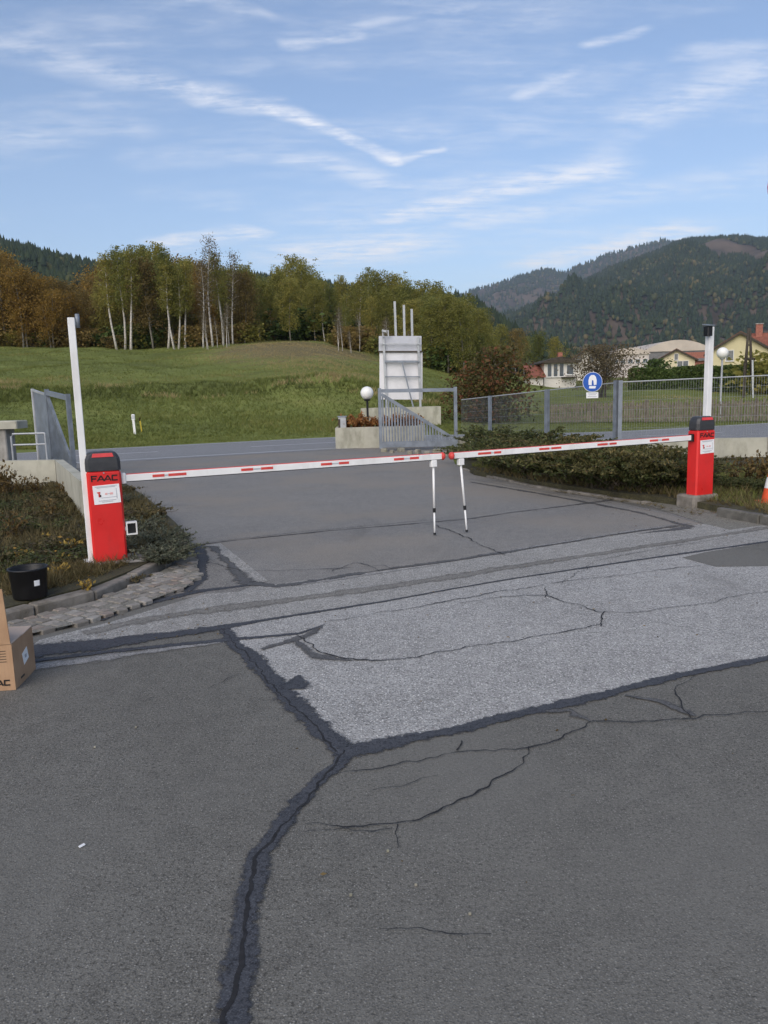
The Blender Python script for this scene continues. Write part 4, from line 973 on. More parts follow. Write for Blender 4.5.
m_ = MB(); m_.bevbox(((s0.x+s1.x)/2-.1, 15.82, s0.z/2-.04), (s1.x-s0.x-.35, .4, s0.z-.08), .02); m_.build('body', 'concrete_grey', e)

# ------------------------------------------------------------------ planters, lamp, billboard
def planter(name, c, ax, size, label, plant_h=.25, pmat='leaf_planter', seed=1, nl=700):
    nn = Vector((-ax.y, ax.x, 0)); L, D, Hh = size; e = thing(name, c, label, 'planter'); c = Vector(c)
    for s in (-1, 1):
        m_ = MB(); m_.box(c+nn*(s*(D/2-.04))+ZZ*Hh/2, (L, .08, Hh), (ax, nn, ZZ)); m_.build('side_panel', 'concrete_cream', e)
        m_ = MB(); m_.box(c+ax*(s*(L/2-.045))+ZZ*(Hh/2-.004), (.08, D-.165, Hh), (ax, nn, ZZ)); m_.build('end_panel', 'concrete_cream', e)
    m_ = MB(); m_.box(c+ZZ*(Hh-.07), (L-.18, D-.17, .06), (ax, nn, ZZ)); m_.build('earth', 'soil', e)
    return e
pc = P(384, 448, 23.6); pc.z = 0
planter('planter', pc+Vector((-.1, .45, 0)), Vector((1, 0, 0)), (2.75, .9, .64), 'cream concrete planter with orange-brown plants beside the gate')
fx0 = P(338, 421, 23.7)
e = thing('meter_box', (fx0.x+.13, fx0.y+.05, .60), 'small grey box standing on the left corner of the planter', 'box')
m_ = MB(); m_.bevbox((fx0.x+.13, fx0.y+.05, .78), (.24, .2, .36), .01); m_.build('housing', 'galv_light', e)
m_ = MB(); m_.box((fx0.x+.13, fx0.y+.05, .975), (.28, .24, .03)); m_.build('lid', 'galvanised', e)
m_ = MB(); m_.box((fx0.x+.04, fx0.y-.054, .76), (.06, .01, .28)); m_.build('door', 'wood_dark', e)
def herb(seed, rad, h, nst, leaves, ls, mat, arch=.6, elong=1.8, stemmat='bark', up=.35, jit=.8):
    """low plant: arching stems with leaves along them"""
    g = np.random.default_rng(seed); r = random.Random(seed); sm = MB(); C = []; B_ = []
    for s in range(nst):
        a = r.uniform(0, 6.28); L = rad*r.uniform(.5, 1.1); hh = h*r.uniform(.55, 1.1); b0 = Vector((r.gauss(0, .12)*rad, r.gauss(0, .12)*rad, -.02)); pts = []
        for k in range(6):
            f = k/5; pts.append(b0+Vector((math.cos(a)*L*f**(1+up), math.sin(a)*L*f**(1+up), hh*(f*(1+arch)-arch*f*f*1.25))))
        sm.tube(pts, [.007, .006, .005, .004, .003, .002], 4, cap=False)
        for k in range(leaves):
            f = r.uniform(.12, 1)*4.999; i = int(f); p = pts[i].lerp(pts[i+1], f-i); C.append(p+Vector((r.gauss(0, 1), r.gauss(0, 1), r.gauss(0, .8)))*ls*jit); B_.append((pts[i+1]-pts[i]).normalized()*.8)
    C = np.array(C); V, F = cards(g, C, g.uniform(.6, 1.2, len(C))*ls, elong, np.array(B_), .4)
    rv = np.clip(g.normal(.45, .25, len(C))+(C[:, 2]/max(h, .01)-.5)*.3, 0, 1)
    return dict(stems=sm.build('stems', stemmat, mesh_only=True), foliage=np_mesh('foliage', V, F, mat, rv))
def put_herb(name, var, loc, label, cat='plant', group=None, s=1.0, sz=None, rz=None):
    e = thing(name, loc, label, cat, group); rz = rnd.uniform(0, 6.28) if rz is None else rz
    for p in ('stems', 'foliage'): inst(p, var[p], e, (0, 0, 0), (0, 0, rz), (s, s, sz or s))
    return e
HV = dict(orange=herb(71, .3, .32, 14, 26, .05, 'leaf_planter'), cot_a=herb(72, 1.05, .60, 62, 60, .040, 'leaf_cotoneaster', .75, 2.0, up=.1, jit=.42), cot_b=herb(73, .95, .70, 58, 60, .040, 'leaf_cotoneaster', .6, 2.0, up=.15, jit=.42),
          cot_c=herb(74, 1.15, .50, 62, 54, .040, 'leaf_cotoneaster', .8, 2.0, up=.1, jit=.42), cover_a=herb(75, .42, .12, 40, 26, .028, 'leaf_cover', .5, jit=.6), cover_b=herb(76, .42, .18, 34, 26, .030, 'leaf_cover', .4, jit=.6),
          silver=herb(77, .55, .26, 50, 44, .026, 'leaf_silver', .4, 2.6, jit=.45), dry=herb(78, .35, .75, 16, 26, .05, 'leaf_dry', .25, 1.8), weed=herb(79, .25, .5, 10, 16, .045, 'leaf_dry', .2), green=herb(80, .42, .20, 34, 34, .028, 'leaf_cotoneaster', .4, jit=.5))
leafy('leaf_frond', [(0, (.030, .032, .012)), (.4, (.085, .084, .030)), (.75, (.155, .135, .050)), (1, (.25, .18, .08))], .25, .2)
HV['frond'] = herb(82, 1.15, .52, 26, 120, .030, 'leaf_frond', .95, 2.2, up=.0, jit=.55)
for k in range(7):
    f = k/6; put_herb('planter_flower', HV['orange'], (pc.x-1.15+f*2.1, pc.y+.35+rnd.uniform(-.12, .12), .59), 'rust-coloured plant growing in the concrete planter', 'plant', 'plants in the concrete planter', rnd.uniform(1.0, 1.3), rnd.uniform(1.2, 1.7))
lp = P(367, 393, 24.0)
e = thing('globe_lamp', (lp.x, lp.y, .59), 'white globe lamp on a short post in the planter', 'lamp')
m_ = MB(); m_.lathe([(.20*math.sin(math.pi*k/14)+.001, -.20*math.cos(math.pi*k/14)) for k in range(15)], lp, 20); m_.build('globe', 'globe', e, smooth=True)
m_ = MB(); m_.tube([(lp.x, lp.y, .57), (lp.x, lp.y, lp.z-.19)], .035, 10); m_.build('post', 'black_plastic', e)
m_ = MB(); m_.lathe([(.001, 0), (.09, 0), (.10, .05), (.001, .05)], (lp.x, lp.y, lp.z-.24), 14); m_.build('collar', 'black_plastic', e)

def billboard():
    Y = 35.0; q = lambda px, py, y=Y: P(px, py, y)
    bc = q(400, 400); e = thing('billboard', (bc.x, Y, H(bc.x, Y)), 'white back of a tall advertising board with three poles', 'billboard')
    def rect(x0, y0, x1, y1, y, th, nm, mat):
        a, b_, c_, d_ = q(x0, y0, y), q(x1, y0, y), q(x1, y1, y), q(x0, y1, y)
        m_ = MB(); m_.prism([a, d_, c_, b_], (0, th, 0)); return m_.build(nm, mat, e)
    rect(379.5, 352, 422.5, 399.5, Y, .06, 'lower_panel', 'sign_white_back'); rect(378.8, 336, 421.5, 351.2, Y-.01, .06, 'upper_panel', 'sign_grey')
    def bar(p0, p1, w_, nm, mat, y):
        a, b_ = q(p0[0], p0[1], y), q(p1[0], p1[1], y); m_ = MB(); v = (b_-a).normalized(); m_.box((a+b_)/2, ((b_-a).length, w_, w_), (v, Vector((0, 1, 0)), v.cross(Vector((0, 1, 0))))); return m_.build(nm, mat, e)
    zb = 424
    bar((383.5, 337), (387, zb), .10, 'frame_post', 'galv_light', Y-.07); bar((418, 337), (421, zb), .10, 'frame_post', 'galv_light', Y-.07)
    bar((384.5, 361.5), (419, 361.5), .09, 'cross_beam', 'galvanised', Y-.16); bar((385, 376.7), (420, 376.7), .05, 'cross_beam', 'galvanised', Y-.15)
    bar((379, 351.6), (422, 351.6), .06, 'seam_rail', 'wood_dark', Y-.05); bar((379, 344), (421, 344), .04, 'cross_beam', 'galv_light', Y-.15)
    bar((402, 362), (414, 410), .06, 'brace', 'galvanised', Y-.26)
    for (x0, y0, x1) in ((394.6, 301.5, 396.4), (403.8, 305, 404.8), (411.6, 309, 412.6)): bar((x0, y0), (x1, 352), .10, 'pole', 'galv_light', Y+.16)
    bar((382.5, 330), (383, 337), .06, 'lamp_arm', 'galv_light', Y-.2); bar((382, 330.5), (386.5, 331.5), .09, 'floodlight', 'galv_light', Y-.28)
    bar((388, 330), (388.4, 337), .06, 'lamp_arm', 'galv_light', Y-.2)
    w0, w1 = q(361, 420, 34.3), q(441, 420, 34.3); zt = q(400, 407.5, 34.3).z; g0 = H(bc.x, 34.3)
    pe = planter('planter', Vector(((w0.x+w1.x)/2, 34.75, -.02)), Vector((1, 0, 0)), (w1.x-w0.x, .9, zt+.02), 'long pale planter box at the foot of the billboard')
billboard()
fp = P(446, 440, 25.0)
# stones at the gate foot
for i, (px, py, s) in enumerate([(384, 451, .12), (392, 452, .10), (401, 451, .14), (410, 453, .11), (418, 453, .15), (427, 454, .12), (437, 453, .16), (447, 455, .14), (465, 449, .30), (459, 457, .13), (470, 461, .15)]):
    p = G(px, py+1, 0); r = random.Random(i); m_ = MB(); m_.bevbox(p+ZZ*s*(.42 if i != 8 else .6), (s*r.uniform(1.1, 1.6), s*r.uniform(.8, 1.2), s*(.9 if i != 8 else 1.3)), s*.18, (Vector((math.cos(i), math.sin(i), 0)), Vector((-math.sin(i), math.cos(i), 0)), ZZ))
    o = m_.build('stone', 'stone_rough', base=p); tag(o, 'pale square stone block at the gate hinge post' if i == 8 else 'rough stone in the row at the foot of the gate', 'stone', 'stones at the foot of the right gate')

# ------------------------------------------------------------------ the two barriers
Lc = G(111, 561, .12)+dd*.095; Lc.z = .12
Rc = G(696.0, 495.5, .17)+rr*.155+dd*.095; Rc.z = .17
plan = lambda px: (lambda t, a, ax: a+ax*((t*a.y-a.x)/(ax.x-t*ax.y)))(ray(px, 460).x/ray(px, 460).y, Lc, Rc-Lc)
HC = 1.055
def letters(e, org, ax, upz, nn, w_, h):
    """the four block letters of the maker's name, cut as flat strokes"""
    m_ = MB(); lw = w_*.225; st = h*.23
    def bar(x0, y0, x1, y1, t=st):
        p, q = org+ax*x0+upz*y0, org+ax*x1+upz*y1; v = (q-p).normalized(); m_.box((p+q)/2+nn*.001, ((q-p).length+t*.2, .002, t), (v, nn, v.cross(nn)))
    x = -w_/2
    bar(x+st*.5, h*.02, x+st*.5, h); bar(x+st*.3, h-st/2, x+lw, h-st/2); bar(x+st*.3, h*.48, x+lw*.85, h*.48)
    for k in (1, 2):
        xx = x+k*w_*.258; bar(xx-.02*w_, st*.3, xx+lw*.58, h-st*.3); bar(xx+lw*.58, h-st*.3, xx+lw*1.05, st*.3); bar(xx+lw*.15, h*.3, xx+lw*.95, h*.3, st*.7)
    xx = x+3*w_*.258+.01*w_; bar(xx+st*.5, h*.15, xx+st*.5, h*.85); bar(xx+st*.3, h-st/2, xx+lw, h-st/2); bar(xx+st*.3, st/2, xx+lw, st/2)
    return m_
def barrier(base, side, label, dashes, tip_px, foot_lean):
    """side +1: boom runs along +rr, -1: along -rr"""
    e = thing('boom_barrier', base, label, 'barrier'); ax, nn = rr, dd; W_, D_ = .31, .19
    m_ = MB(); m_.bevbox(base+ZZ*.435, (W_, D_, .87), .018, (ax, nn, ZZ)); cab = m_.build('cabinet', 'red_paint', e)
    # cap: tapered with rounded shoulders
    m_ = MB(); prof = [(1.0, .872), (1.03, .876), (1.03, .955), (1.0, .99), (.90, 1.025), (.76, 1.047), (.6, HC)]; V = []; F = []
    for k, (s, z) in enumerate(prof):
        sx_, sy_ = W_/2*s, D_/2*(1+(s-1)*.6); q = .03
        ring = [(sx_-q, -sy_), (sx_, -sy_+q), (sx_, sy_-q), (sx_-q, sy_), (-sx_+q, sy_), (-sx_, sy_-q), (-sx_, -sy_+q), (-sx_+q, -sy_)]
        V += [base+ax*a+nn*b_+ZZ*z for a, b_ in ring]
        if k: F += [((k-1)*8+i, (k-1)*8+(i+1) % 8, k*8+(i+1) % 8, k*8+i) for i in range(8)]
    F.append(tuple(range((len(prof)-1)*8, len(prof)*8))); F.append(tuple(reversed(range(8)))); m_.add(V, F); cap = m_.build('cap', 'cap_plastic', e)
    m_ = MB(); m_.prism([base+ax*(-.095)-nn*(.094)+ZZ*1.005, base+ax*.10-nn*.094+ZZ*1.005, base+ax*.09-nn*.083+ZZ*1.040, base+ax*(-.085)-nn*.083+ZZ*1.040], -nn*.008); m_.build('cap_stripe', 'cap_red', cap, base=base)
    m_ = MB(); m_.box(base-nn*(D_/2+.005)+ZZ*.855, (.012, .008, .012), (ax, nn, ZZ)); m_.build('lock', 'galv_light', e)
    m_ = letters(e, base-nn*(D_/2+.001)+ZZ*.775, ax, ZZ, -nn, .235, .058); m_.build('lettering', 'black_print', e)
    # notice
    fr = base-nn*(D_/2+.002)+ax*.012; tl = (ax+ZZ*.035).normalized(); tu = (ZZ-ax*.035).normalized()
    m_ = MB(); m_.box(fr+ZZ*.65, (.24, .004, .18), (tl, nn, tu)); nt_ = m_.build('notice', 'white_plate', e)
    def pr(x, z, w_, h_, mat, k=0):
        m_ = MB(); m_.box(fr+ZZ*.65+tl*x*.94+tu*z-nn*(.0032+k*.0006), (w_, .0016, h_), (tl, nn, tu)); m_.build('print', mat, nt_, base=base)
    for z, w_ in ((.078, .20), (.068, .17), (-.058, .16), (-.070, .10)): pr(0, z, w_, .005, 'grey_print')
    pr(-.075, .022, .028, .014, 'red_print'); pr(-.072, -.004, .016, .036, 'red_print', 1); pr(-.062, -.010, .012, .02, 'black_print', 2)
    pr(-.005, .004, .022, .018, 'pink_print'); pr(.045, .004, .028, .02, 'pink_print'); pr(.02, .005, .02, .005, 'grey_print'); pr(.02, -.03, .14, .004, 'grey_print'); pr(.095, 0, .005, .10, 'grey_print')
    # boom
    T_ = plan(tip_px); z_s, z_t = (.905, .915) if side > 0 else (.945, .912); zz0 = z_s
    S = base+ax*(side*(W_/2+.004)); S.z = zz0; Tp = Vector((T_.x, T_.y, z_t)); v = (Tp-S).normalized(); s = Vector((-v.y, v.x, 0)).normalized(); u_ = v.cross(s) if v.cross(s).z > 0 else s.cross(v)
    def seg(a, b_, off, w_, h_, nm, mat, par): m_ = MB(); m_.box((a+b_)/2+off, ((b_-a).length, w_, h_), (v, s, u_)); return m_.build(nm, mat, par, base=None if par is e else base)
    m_ = MB(); m_.bevbox((S+Tp)/2, ((Tp-S).length, .050, .064), .004, (v, s, u_)); bo = m_.build('boom', 'white_paint', e)
    seg(S, Tp, u_*.0352, .03, .006, 'top_strip', 'red_print', bo); seg(S, Tp, -u_*.0362, .034, .008, 'rubber_edge', 'black_plastic', bo)
    m_ = MB(); m_.bevbox(S+v*.02, (.05, .075, .10), .01, (v, s, u_)); m_.build('arm_pocket', 'black_plastic' if side < 0 else 'white_paint', e)
    fs = -1 if s.y > 0 else 1
    for (p0, p1, p2, p3) in dashes:
        pts = [plan(x) for x in (p0, p1, p2, p3)]
        k = [((p-S).x*v.x+(p-S).y*v.y)/(v.x*v.x+v.y*v.y) for p in pts]
        for a, b_ in ((k[0], k[1]), (k[2], k[3])): seg(S+v*a, S+v*b_, s*(fs*.0258)+u_*.002, .003, .026, 'red_dash', 'red_print', bo)
        seg(S+v*k[1], S+v*k[2], s*(fs*.0255)+u_*.002, .002, .016, 'reflector', 'grey_print', bo)
    # tip
    m_ = MB(); vv = [(.0, -.002), (.040, 0), (.046, .012), (.044, .03), (.028, .046), (.001, .052)]
    Q = []; n_ = 14
    for r_, z in vv:
        for i in range(n_): a = 2*math.pi*i/n_; Q.append(Tp+v*z+(s*math.cos(a)+u_*math.sin(a))*max(r_, .001))
    m_.add(Q, [(i*n_+j, i*n_+(j+1) % n_, (i+1)*n_+(j+1) % n_, (i+1)*n_+j) for i in range(len(vv)-1) for j in range(n_)]); m_.build('end_cap', 'red_print', bo, base=base, smooth=True)
    # hanging leg
    hb = Tp-v*(.10 if side > 0 else .10)-u_*.045; ft = hb+foot_lean; ft.z = .012; dr = (ft-hb).normalized()
    m_ = MB(); m_.bevbox(hb-ZZ*.03, (.075, .06, .075), .008, (v, s, ZZ)); m_.build('leg_bracket', 'white_paint', e)
    j = hb.lerp(ft, .66); m_ = MB(); m_.tube([hb-ZZ*.05, j], .0135, 10); lg = m_.build('support_leg', 'white_paint', e, smooth=True)
    m_ = MB(); m_.tube([j-dr*.02, j+dr*.03], .018, 10); m_.build('leg_joint', 'black_plastic', lg, base=base)
    m_ = MB(); m_.tube([j+dr*.03, ft], .0105, 10); m_.build('leg_extension', 'white_paint', lg, base=base, smooth=True)
    m_ = MB(); m_.tube([ft-dr*.025, ft], .016, 10); m_.build('rubber_foot', 'black_plastic', lg, base=base)
    return e, ax, nn
dL = [(151, 163, 167, 185), (240, 252, 260, 272), (320, 331, 338, 348), (393, 403, 409, 418)]
dR = [(500, 493, 490, 477), (560, 550, 548, 538), (615, 608, 606, 596), (667, 660, 656, 648)]
eL, _, _ = barrier(Lc, 1, 'red barrier cabinet with black cap and red-and-white boom on the left', dL, 441, Vector((.0, -.02, 0)))
eR, _, _ = barrier(Rc, -1, 'red barrier cabinet with red-and-white boom on a stone block at right', dR, 453, Vector((.06, -.03, 0)))
# photocell on the left cabinet
c = Lc+rr*.215-dd*.06+ZZ*.30
for (a, b_, w_, h_) in ((-.045, 0, .012, .125), (.045, 0, .012, .125), (0, .0565, .078, .012), (0, -.0565, .078, .012)):
    m_ = MB(); m_.box(c+rr*a+ZZ*b_, (w_, .075, h_), (rr, dd, ZZ)); m_.build('photocell_frame', 'white_paint', eL)
m_ = MB(); m_.box(c+dd*.012, (.077, .045, .10), (rr, dd, ZZ)); m_.build('photocell', 'black_plastic', eL)
m_ = MB(); m_.box(c-rr*.055, (.012, .04, .04), (rr, dd, ZZ)); m_.build('bracket', 'galv_light', eL)
# foundations
m_ = MB(); m_.bevbox(Lc+rr*.06+dd*.02-ZZ*.05, (.56, .40, .10), .015, (rr, dd, ZZ)); o = m_.build('foundation_slab', 'concrete_grey', base=Lc-ZZ*.1); tag(o, 'thin concrete slab under the left barrier cabinet', 'slab')
m_ = MB(); m_.bevbox(Rc+dd*.03-ZZ*.085, (.47, .33, .17), .025, (rr, dd, ZZ)); o = m_.build('foundation_block', 'kerb_stone', base=Rc-ZZ*.17); tag(o, 'rough stone block under the right barrier cabinet', 'block')
# white posts with sensor heads
def post(base, w_, d_, h, label, head):
    e = thing('sensor_post', base, label, 'post')
    m_ = MB(); m_.bevbox(base+ZZ*h/2, (w_, d_, h), .004, (rr, dd, ZZ)); m_.build('post', 'white_paint', e)
    m_ = MB(); m_.box(base+ZZ*.006, (w_+.08, d_+.06, .012), (rr, dd, ZZ)); m_.build('base_plate', 'white_paint', e)
    return e
pL = G(92, 561, .12); pL.z = .12
hL = P(70, 318, pL.y).z-pL.z
e = post(pL, .062, .10, hL, 'tall white square post left of the left barrier cabinet', None)
m_ = MB(); m_.tube([pL+rr*.055-dd*.02+ZZ*(hL-.09), pL+rr*.055-dd*.02+ZZ*(hL+.035)], .019, 10); m_.build('sensor', 'galvanised', e, smooth=True)
m_ = MB(); m_.box(pL+rr*.035-dd*.02+ZZ*(hL-.04), (.02, .02, .05), (rr, dd, ZZ)); m_.build('bracket', 'galv_light', e)
for zq in (.28, .86): m_ = MB(); m_.box(pL+rr*.055+ZZ*zq, (.045, .03, .03), (rr, dd, ZZ)); m_.build('clamp', 'galv_light', e)
pR = Rc+rr*.25+dd*.16; pR.z = .11
hR = P(709, 327, pR.y).z-pR.z
e = post(pR, .085, .075, hR, 'tall white post with black sensor behind the right cabinet', None)
m_ = MB(); m_.bevbox(pR-rr*.085-dd*.05+ZZ*(hR-.06), (.085, .09, .13), .01, (rr, dd, ZZ)); s_ = m_.build('sensor', 'black_plastic', e)
m_ = MB(); m_.box(pR-rr*.085-dd*.055+ZZ*(hR+.022), (.10, .13, .012), ((rr-ZZ*.0), (dd+ZZ*.15).normalized(), (ZZ-dd*.15).normalized())); m_.build('sensor_hood', 'galvanised', e)

# ------------------------------------------------------------------ bucket, carton, cone, litter, signs
bk = G(23, 601, .11)+Vector((0, .13, 0)); bk.z = .11
e = thing('bucket', bk, 'black plastic bucket with white sticker on the left kerb', 'bucket')
m_ = MB(); m_.lathe([(.001, .004), (.118, .004), (.122, 0), (.128, .01), (.142, .225), (.152, .231), (.152, .243), (.144, .245), (.137, .231), (.118, .02), (.001, .02)], bk, 28); m_.build('body', 'black_plastic', e, smooth=True)
m_ = MB(); n_ = 5; cam_a = math.atan2(-bk.y, -bk.x)+.42; V = []
for i in range(n_+1):
    a = cam_a-.16+.32*i/n_
    for z in (.11, .155): r_ = .1285+(.142-.128)*(z-.01)/.215+.0025; V.append(bk+Vector((r_*math.cos(a), r_*math.sin(a), z)))
m_.add(V, [(2*i, 2*i+2, 2*i+3, 2*i+1) for i in range(n_)]); m_.build('sticker', 'white_plate', e)

cb_ = G(16, 690); ce = G(36, 669); by = (ce-cb_); bd = by.length; by.normalize(); bx = Vector((by.y, -by.x, 0)); bw = .5; bh = P(10, 645, cb_.y).z
e = thing('cardboard_box', cb_, 'brown cardboard carton with a raised flap at the left edge', 'carton')
cc_ = cb_-bx*bw/2+by*bd/2
m_ = MB()
for (c_, s_) in ((cb_-bx*bw/2+by*.004, (bw, .008, bh)), (cb_-bx*bw/2+by*(bd-.004), (bw, .008, bh)), (cb_-bx*.004+by*bd/2, (.008, bd-.018, bh)), (cb_-bx*(bw-.004)+by*bd/2, (.008, bd-.018, bh))):
    m_ = MB(); m_.box(c_+ZZ*(bh/2+.001), s_, (bx, by, ZZ)); m_.build('side', 'cardboard', e)
m_ = MB(); m_.box(cc_+ZZ*.006, (bw-.02, bd-.02, .008), (bx, by, ZZ)); m_.build('bottom', 'cardboard', e)
m_ = MB(); m_.box(cc_+by*bd*.25+ZZ*(bh+.005), (bw-.002, bd/2-.004, .006), (bx, (by+ZZ*.02).normalized(), ZZ)); m_.build('flap', 'cardboard_inner', e)
m_ = MB(); m_.box(cc_-by*bd*.25+ZZ*(bh+.006), (bw-.002, bd/2-.006, .006), (bx, by, ZZ)); m_.build('flap', 'cardboard_inner', e)
fu = (ZZ-bx*.03-by*.04).normalized(); m_ = MB(); m_.box(cb_-bx*(bw/2+.004)+by*.002+ZZ*bh+fu*.17, (bw, .007, .33), (bx, by, fu)); m_.build('flap', 'cardboard', e)
m_ = letters(e, cb_-bx*.105-by*.0008+ZZ*.03, bx, ZZ, -by, .15, .036); m_.build('lettering', 'black_print', e)
for k in range(5): m_ = MB(); m_.box(cb_-bx*.10-by*.0012+ZZ*(bh-.035-k*.016), (.13, .001, .004), (bx, by, ZZ)); m_.build('print', 'wood_dark', e)
m_ = MB(); m_.box(cb_+bx*.001+by*bd*.56+ZZ*bh*.52, (.002, .085, .075), (bx, (by+ZZ*.25).normalized(), (ZZ-by*.25).normalized())); st = m_.build('sticker', 'white_plate', e)
m_ = MB(); m_.box(cb_+bx*.0025+by*bd*.56+ZZ*bh*.52, (.001, .03, .02), (bx, by, ZZ)); m_.build('print', 'grey_print', st, base=cb_)
m_ = MB(); m_.box(cb_+bx*.001+by*bd*.35+ZZ*.04, (.002, .06, .012), (bx, by, ZZ)); m_.build('print', 'wood_dark', e)

cp = G(771, 503, .10); cp.z = .10
e = thing('traffic_cone', cp, 'orange and white traffic cone at the right picture edge', 'cone')
m_ = MB(); m_.box(cp+ZZ*.012, (.30, .30, .024)); m_.build('base', 'orange_cone', e)
for (z0, z1, mt_) in ((.024, .20, 'orange_cone'), (.20, .34, 'reflect_white'), (.34, .50, 'orange_cone')):
    rr_ = lambda z: .125-.19*z+(.002 if mt_ == 'reflect_white' else 0)
    m_ = MB(); m_.lathe([(rr_(z0), z0), (rr_(z1), z1)]+([(.022, .505), (.001, .505)] if z1 == .5 else []), cp, 20); m_.build('sleeve' if mt_ == 'reflect_white' else 'body', mt_, e, smooth=True)
lt = G(82, 847, 0); m_ = MB(); m_.box(lt+ZZ*.006, (.022, .012, .003), (Vector((.7, .7, .1)).normalized(), Vector((-.7, .7, 0)).normalized(), ZZ)); o = m_.build('litter', 'litter', base=lt); tag(o, 'tiny white scrap of paper on the dark asphalt', 'litter')
for i, (px, py) in enumerate([(388, 852), (351, 896), (470, 915), (95, 748), (416, 886), (136, 728)]):
    lt = G(px, py, 0); m_ = MB(); m_.bevbox(lt+ZZ*.006, (.010, .008, .008), .002); o = m_.build('pebble', 'stone_rough', base=lt); tag(o, 'tiny pale pebble lying on the dark asphalt', 'pebble', 'pebbles on the asphalt')
# round sign just entering the frame top right
sc = P(767+26.3, 186, 10.6)
e = thing('round_sign', (sc.x, sc.y+.06, .08), 'round red-rimmed sign on a pole at the right picture edge', 'sign')
def disc(c_, r_, th, nm, mat, e, par=None, nf=28, r2=None):
    m_ = MB(); m_.prism([c_+Vector((r_*math.cos(2*math.pi*k/nf), 0, r_*(r2 or 1)*math.sin(2*math.pi*k/nf))) for k in range(nf)], (0, th, 0)); return m_.build(nm, mat, e if par is None else par, base=None)
disc(sc, .335, .012, 'red_rim', 'red_print', e); disc(sc-Vector((0, .003, 0)), .25, .008, 'face', 'white_plate', e)
m_ = MB(); m_.tube([(sc.x, sc.y+.045, .06), (sc.x, sc.y+.045, sc.z+.3)], .03, 10); m_.build('pole', 'galv_light', e)

# blue footpath sign on the fence
bs = P(592.5, 382, 16.95)
e = thing('footpath_sign', bs-ZZ*.45, 'round blue sign with white figure fixed to the mesh fence', 'sign')
disc(bs, .215, .012, 'rim', 'sign_white_back', e); disc(bs-Vector((0, .004, 0)), .205, .008, 'blue_face', 'sign_blue', e)
m_ = MB(); c_ = bs-Vector((0, .007, 0)); fg = [(-.085, -.06), (-.09, .03), (-.07, .11), (-.03, .15), (.03, .15), (.07, .11), (.09, .03), (.085, -.06), (.03, -.07), (.018, .03), (-.012, .045), (-.02, -.07)]
m_.prism([c_+Vector((a, 0, b_)) for a, b_ in fg], (0, .004, 0)); m_.build('white_figure', 'white_plate', e)
m_ = MB(); m_.prism([c_+Vector((a, 0, b_)) for a, b_ in [(-.075, -.135), (.06, -.14), (.08, -.09), (-.07, -.085)]], (0, .004, 0)); m_.build('white_figure', 'white_plate', e)
m_ = MB(); m_.box(bs+Vector((.0, .006, -.285)), (.26, .012, .125)); pl_ = m_.build('plate', 'white_plate', e)
for zq, w_ in ((-.25, .2), (-.275, .16), (-.31, .2)): m_ = MB(); m_.box(bs+Vector((0, -.002, zq)), (w_, .003, .012)); m_.build('print', 'grey_print', pl_, base=bs-ZZ*.45)
for dx in (-.05, .05): m_ = MB(); m_.box(bs+Vector((dx, .06, 0)), (.03, .10, .03)); m_.build('clamp', 'galvanised', e)

# road delineator and stake
dp = at_px(135, 31.2)
e = thing('delineator_post', dp, 'white roadside delineator post on the grass verge', 'post')
dh = top_h(132, 414.5, dp)
m_ = MB(); m_.prism([dp+Vector(v) for v in ((-.045, -.02, -.03), (.045, -.02, -.03), (.04, .04, -.03), (-.04, .04, -.03))], (-.02, 0, dh*.74)); m_.build('shaft', 'reflect_white', e)
m_ = MB(); m_.bevbox(dp+Vector((-.025, .015, dh*.86)), (.13, .08, dh*.30), .02); m_.build('head', 'reflect_white', e)
m_ = MB(); m_.box(dp+Vector((-.025, -.034, dh*.87)), (.05, .008, .16)); m_.build('reflector', 'grey_print', e)
sp = at_px(141.5, 31.6); e = thing('marker_stake', sp, 'thin yellow marker stake beside the delineator post', 'stake')
m_ = MB(); m_.tube([sp+Vector((.02, 0, -.02)), sp+Vector((-.03, 0, top_h(140, 418, sp)))], .028, 6); m_.build('stake', 'yellow_paint', e)
m_ = MB(); m_.tube([sp+Vector((-.03, 0, top_h(140, 418, sp)-.12)), sp+Vector((-.031, 0, top_h(140, 418, sp)+.02))], .034, 6); m_.build('tip', 'leaf_dry', e)

# ------------------------------------------------------------------ picket fence, lamp, utility pole
a = UV(30.6, 0); r_ = ray(548, 415)
def road_pt(px, u):   # plan point in column px at distance u up the driveway axis
    r_ = ray(px, 415); t = r_.x/r_.y; Y = u/(t*dd.x+dd.y); return Vector((t*Y, Y, H(t*Y, Y)))
f0, f1 = [Vector((p.x, p.y, H(p.x, p.y))) for p in (P(546, 420, 36.0), P(830, 420, 31.5))]
e = thing('picket_fence', f0, 'weathered grey picket fence beyond the road on the right', 'fence')
ax = (f1-f0); ax.z = 0; L = ax.length; ax.normalize(); nn = Vector((-ax.y, ax.x, 0))
me_ = []
for k in range(4):
    m_ = MB(); hh = .92+.05*rnd.uniform(-1, 1); m_.prism([(-.04, 0, .06), (.04, 0, .06), (.04, 0, hh), (0, 0, hh+.06), (-.04, 0, hh)], (0, .02, 0)); me_.append(m_.build('picket', 'wood_grey', mesh_only=True))
n_ = int(L/.125); rz = math.atan2(ax.y, ax.x)
for k in range(n_):
    p = ax*(k*.125); z = H(f0.x+p.x, f0.y+p.y)-f0.z; inst('picket', rnd.choice(me_), e, p+ZZ*z, (rnd.uniform(-.03, .03), rnd.uniform(-.03, .03), rz))
for zq in (.28, .72): m_ = MB(); m_.box(f0+ax*L/2+nn*.045+ZZ*zq, (L, .04, .07), (ax, nn, ZZ)); m_.build('rail', 'wood_grey', e)
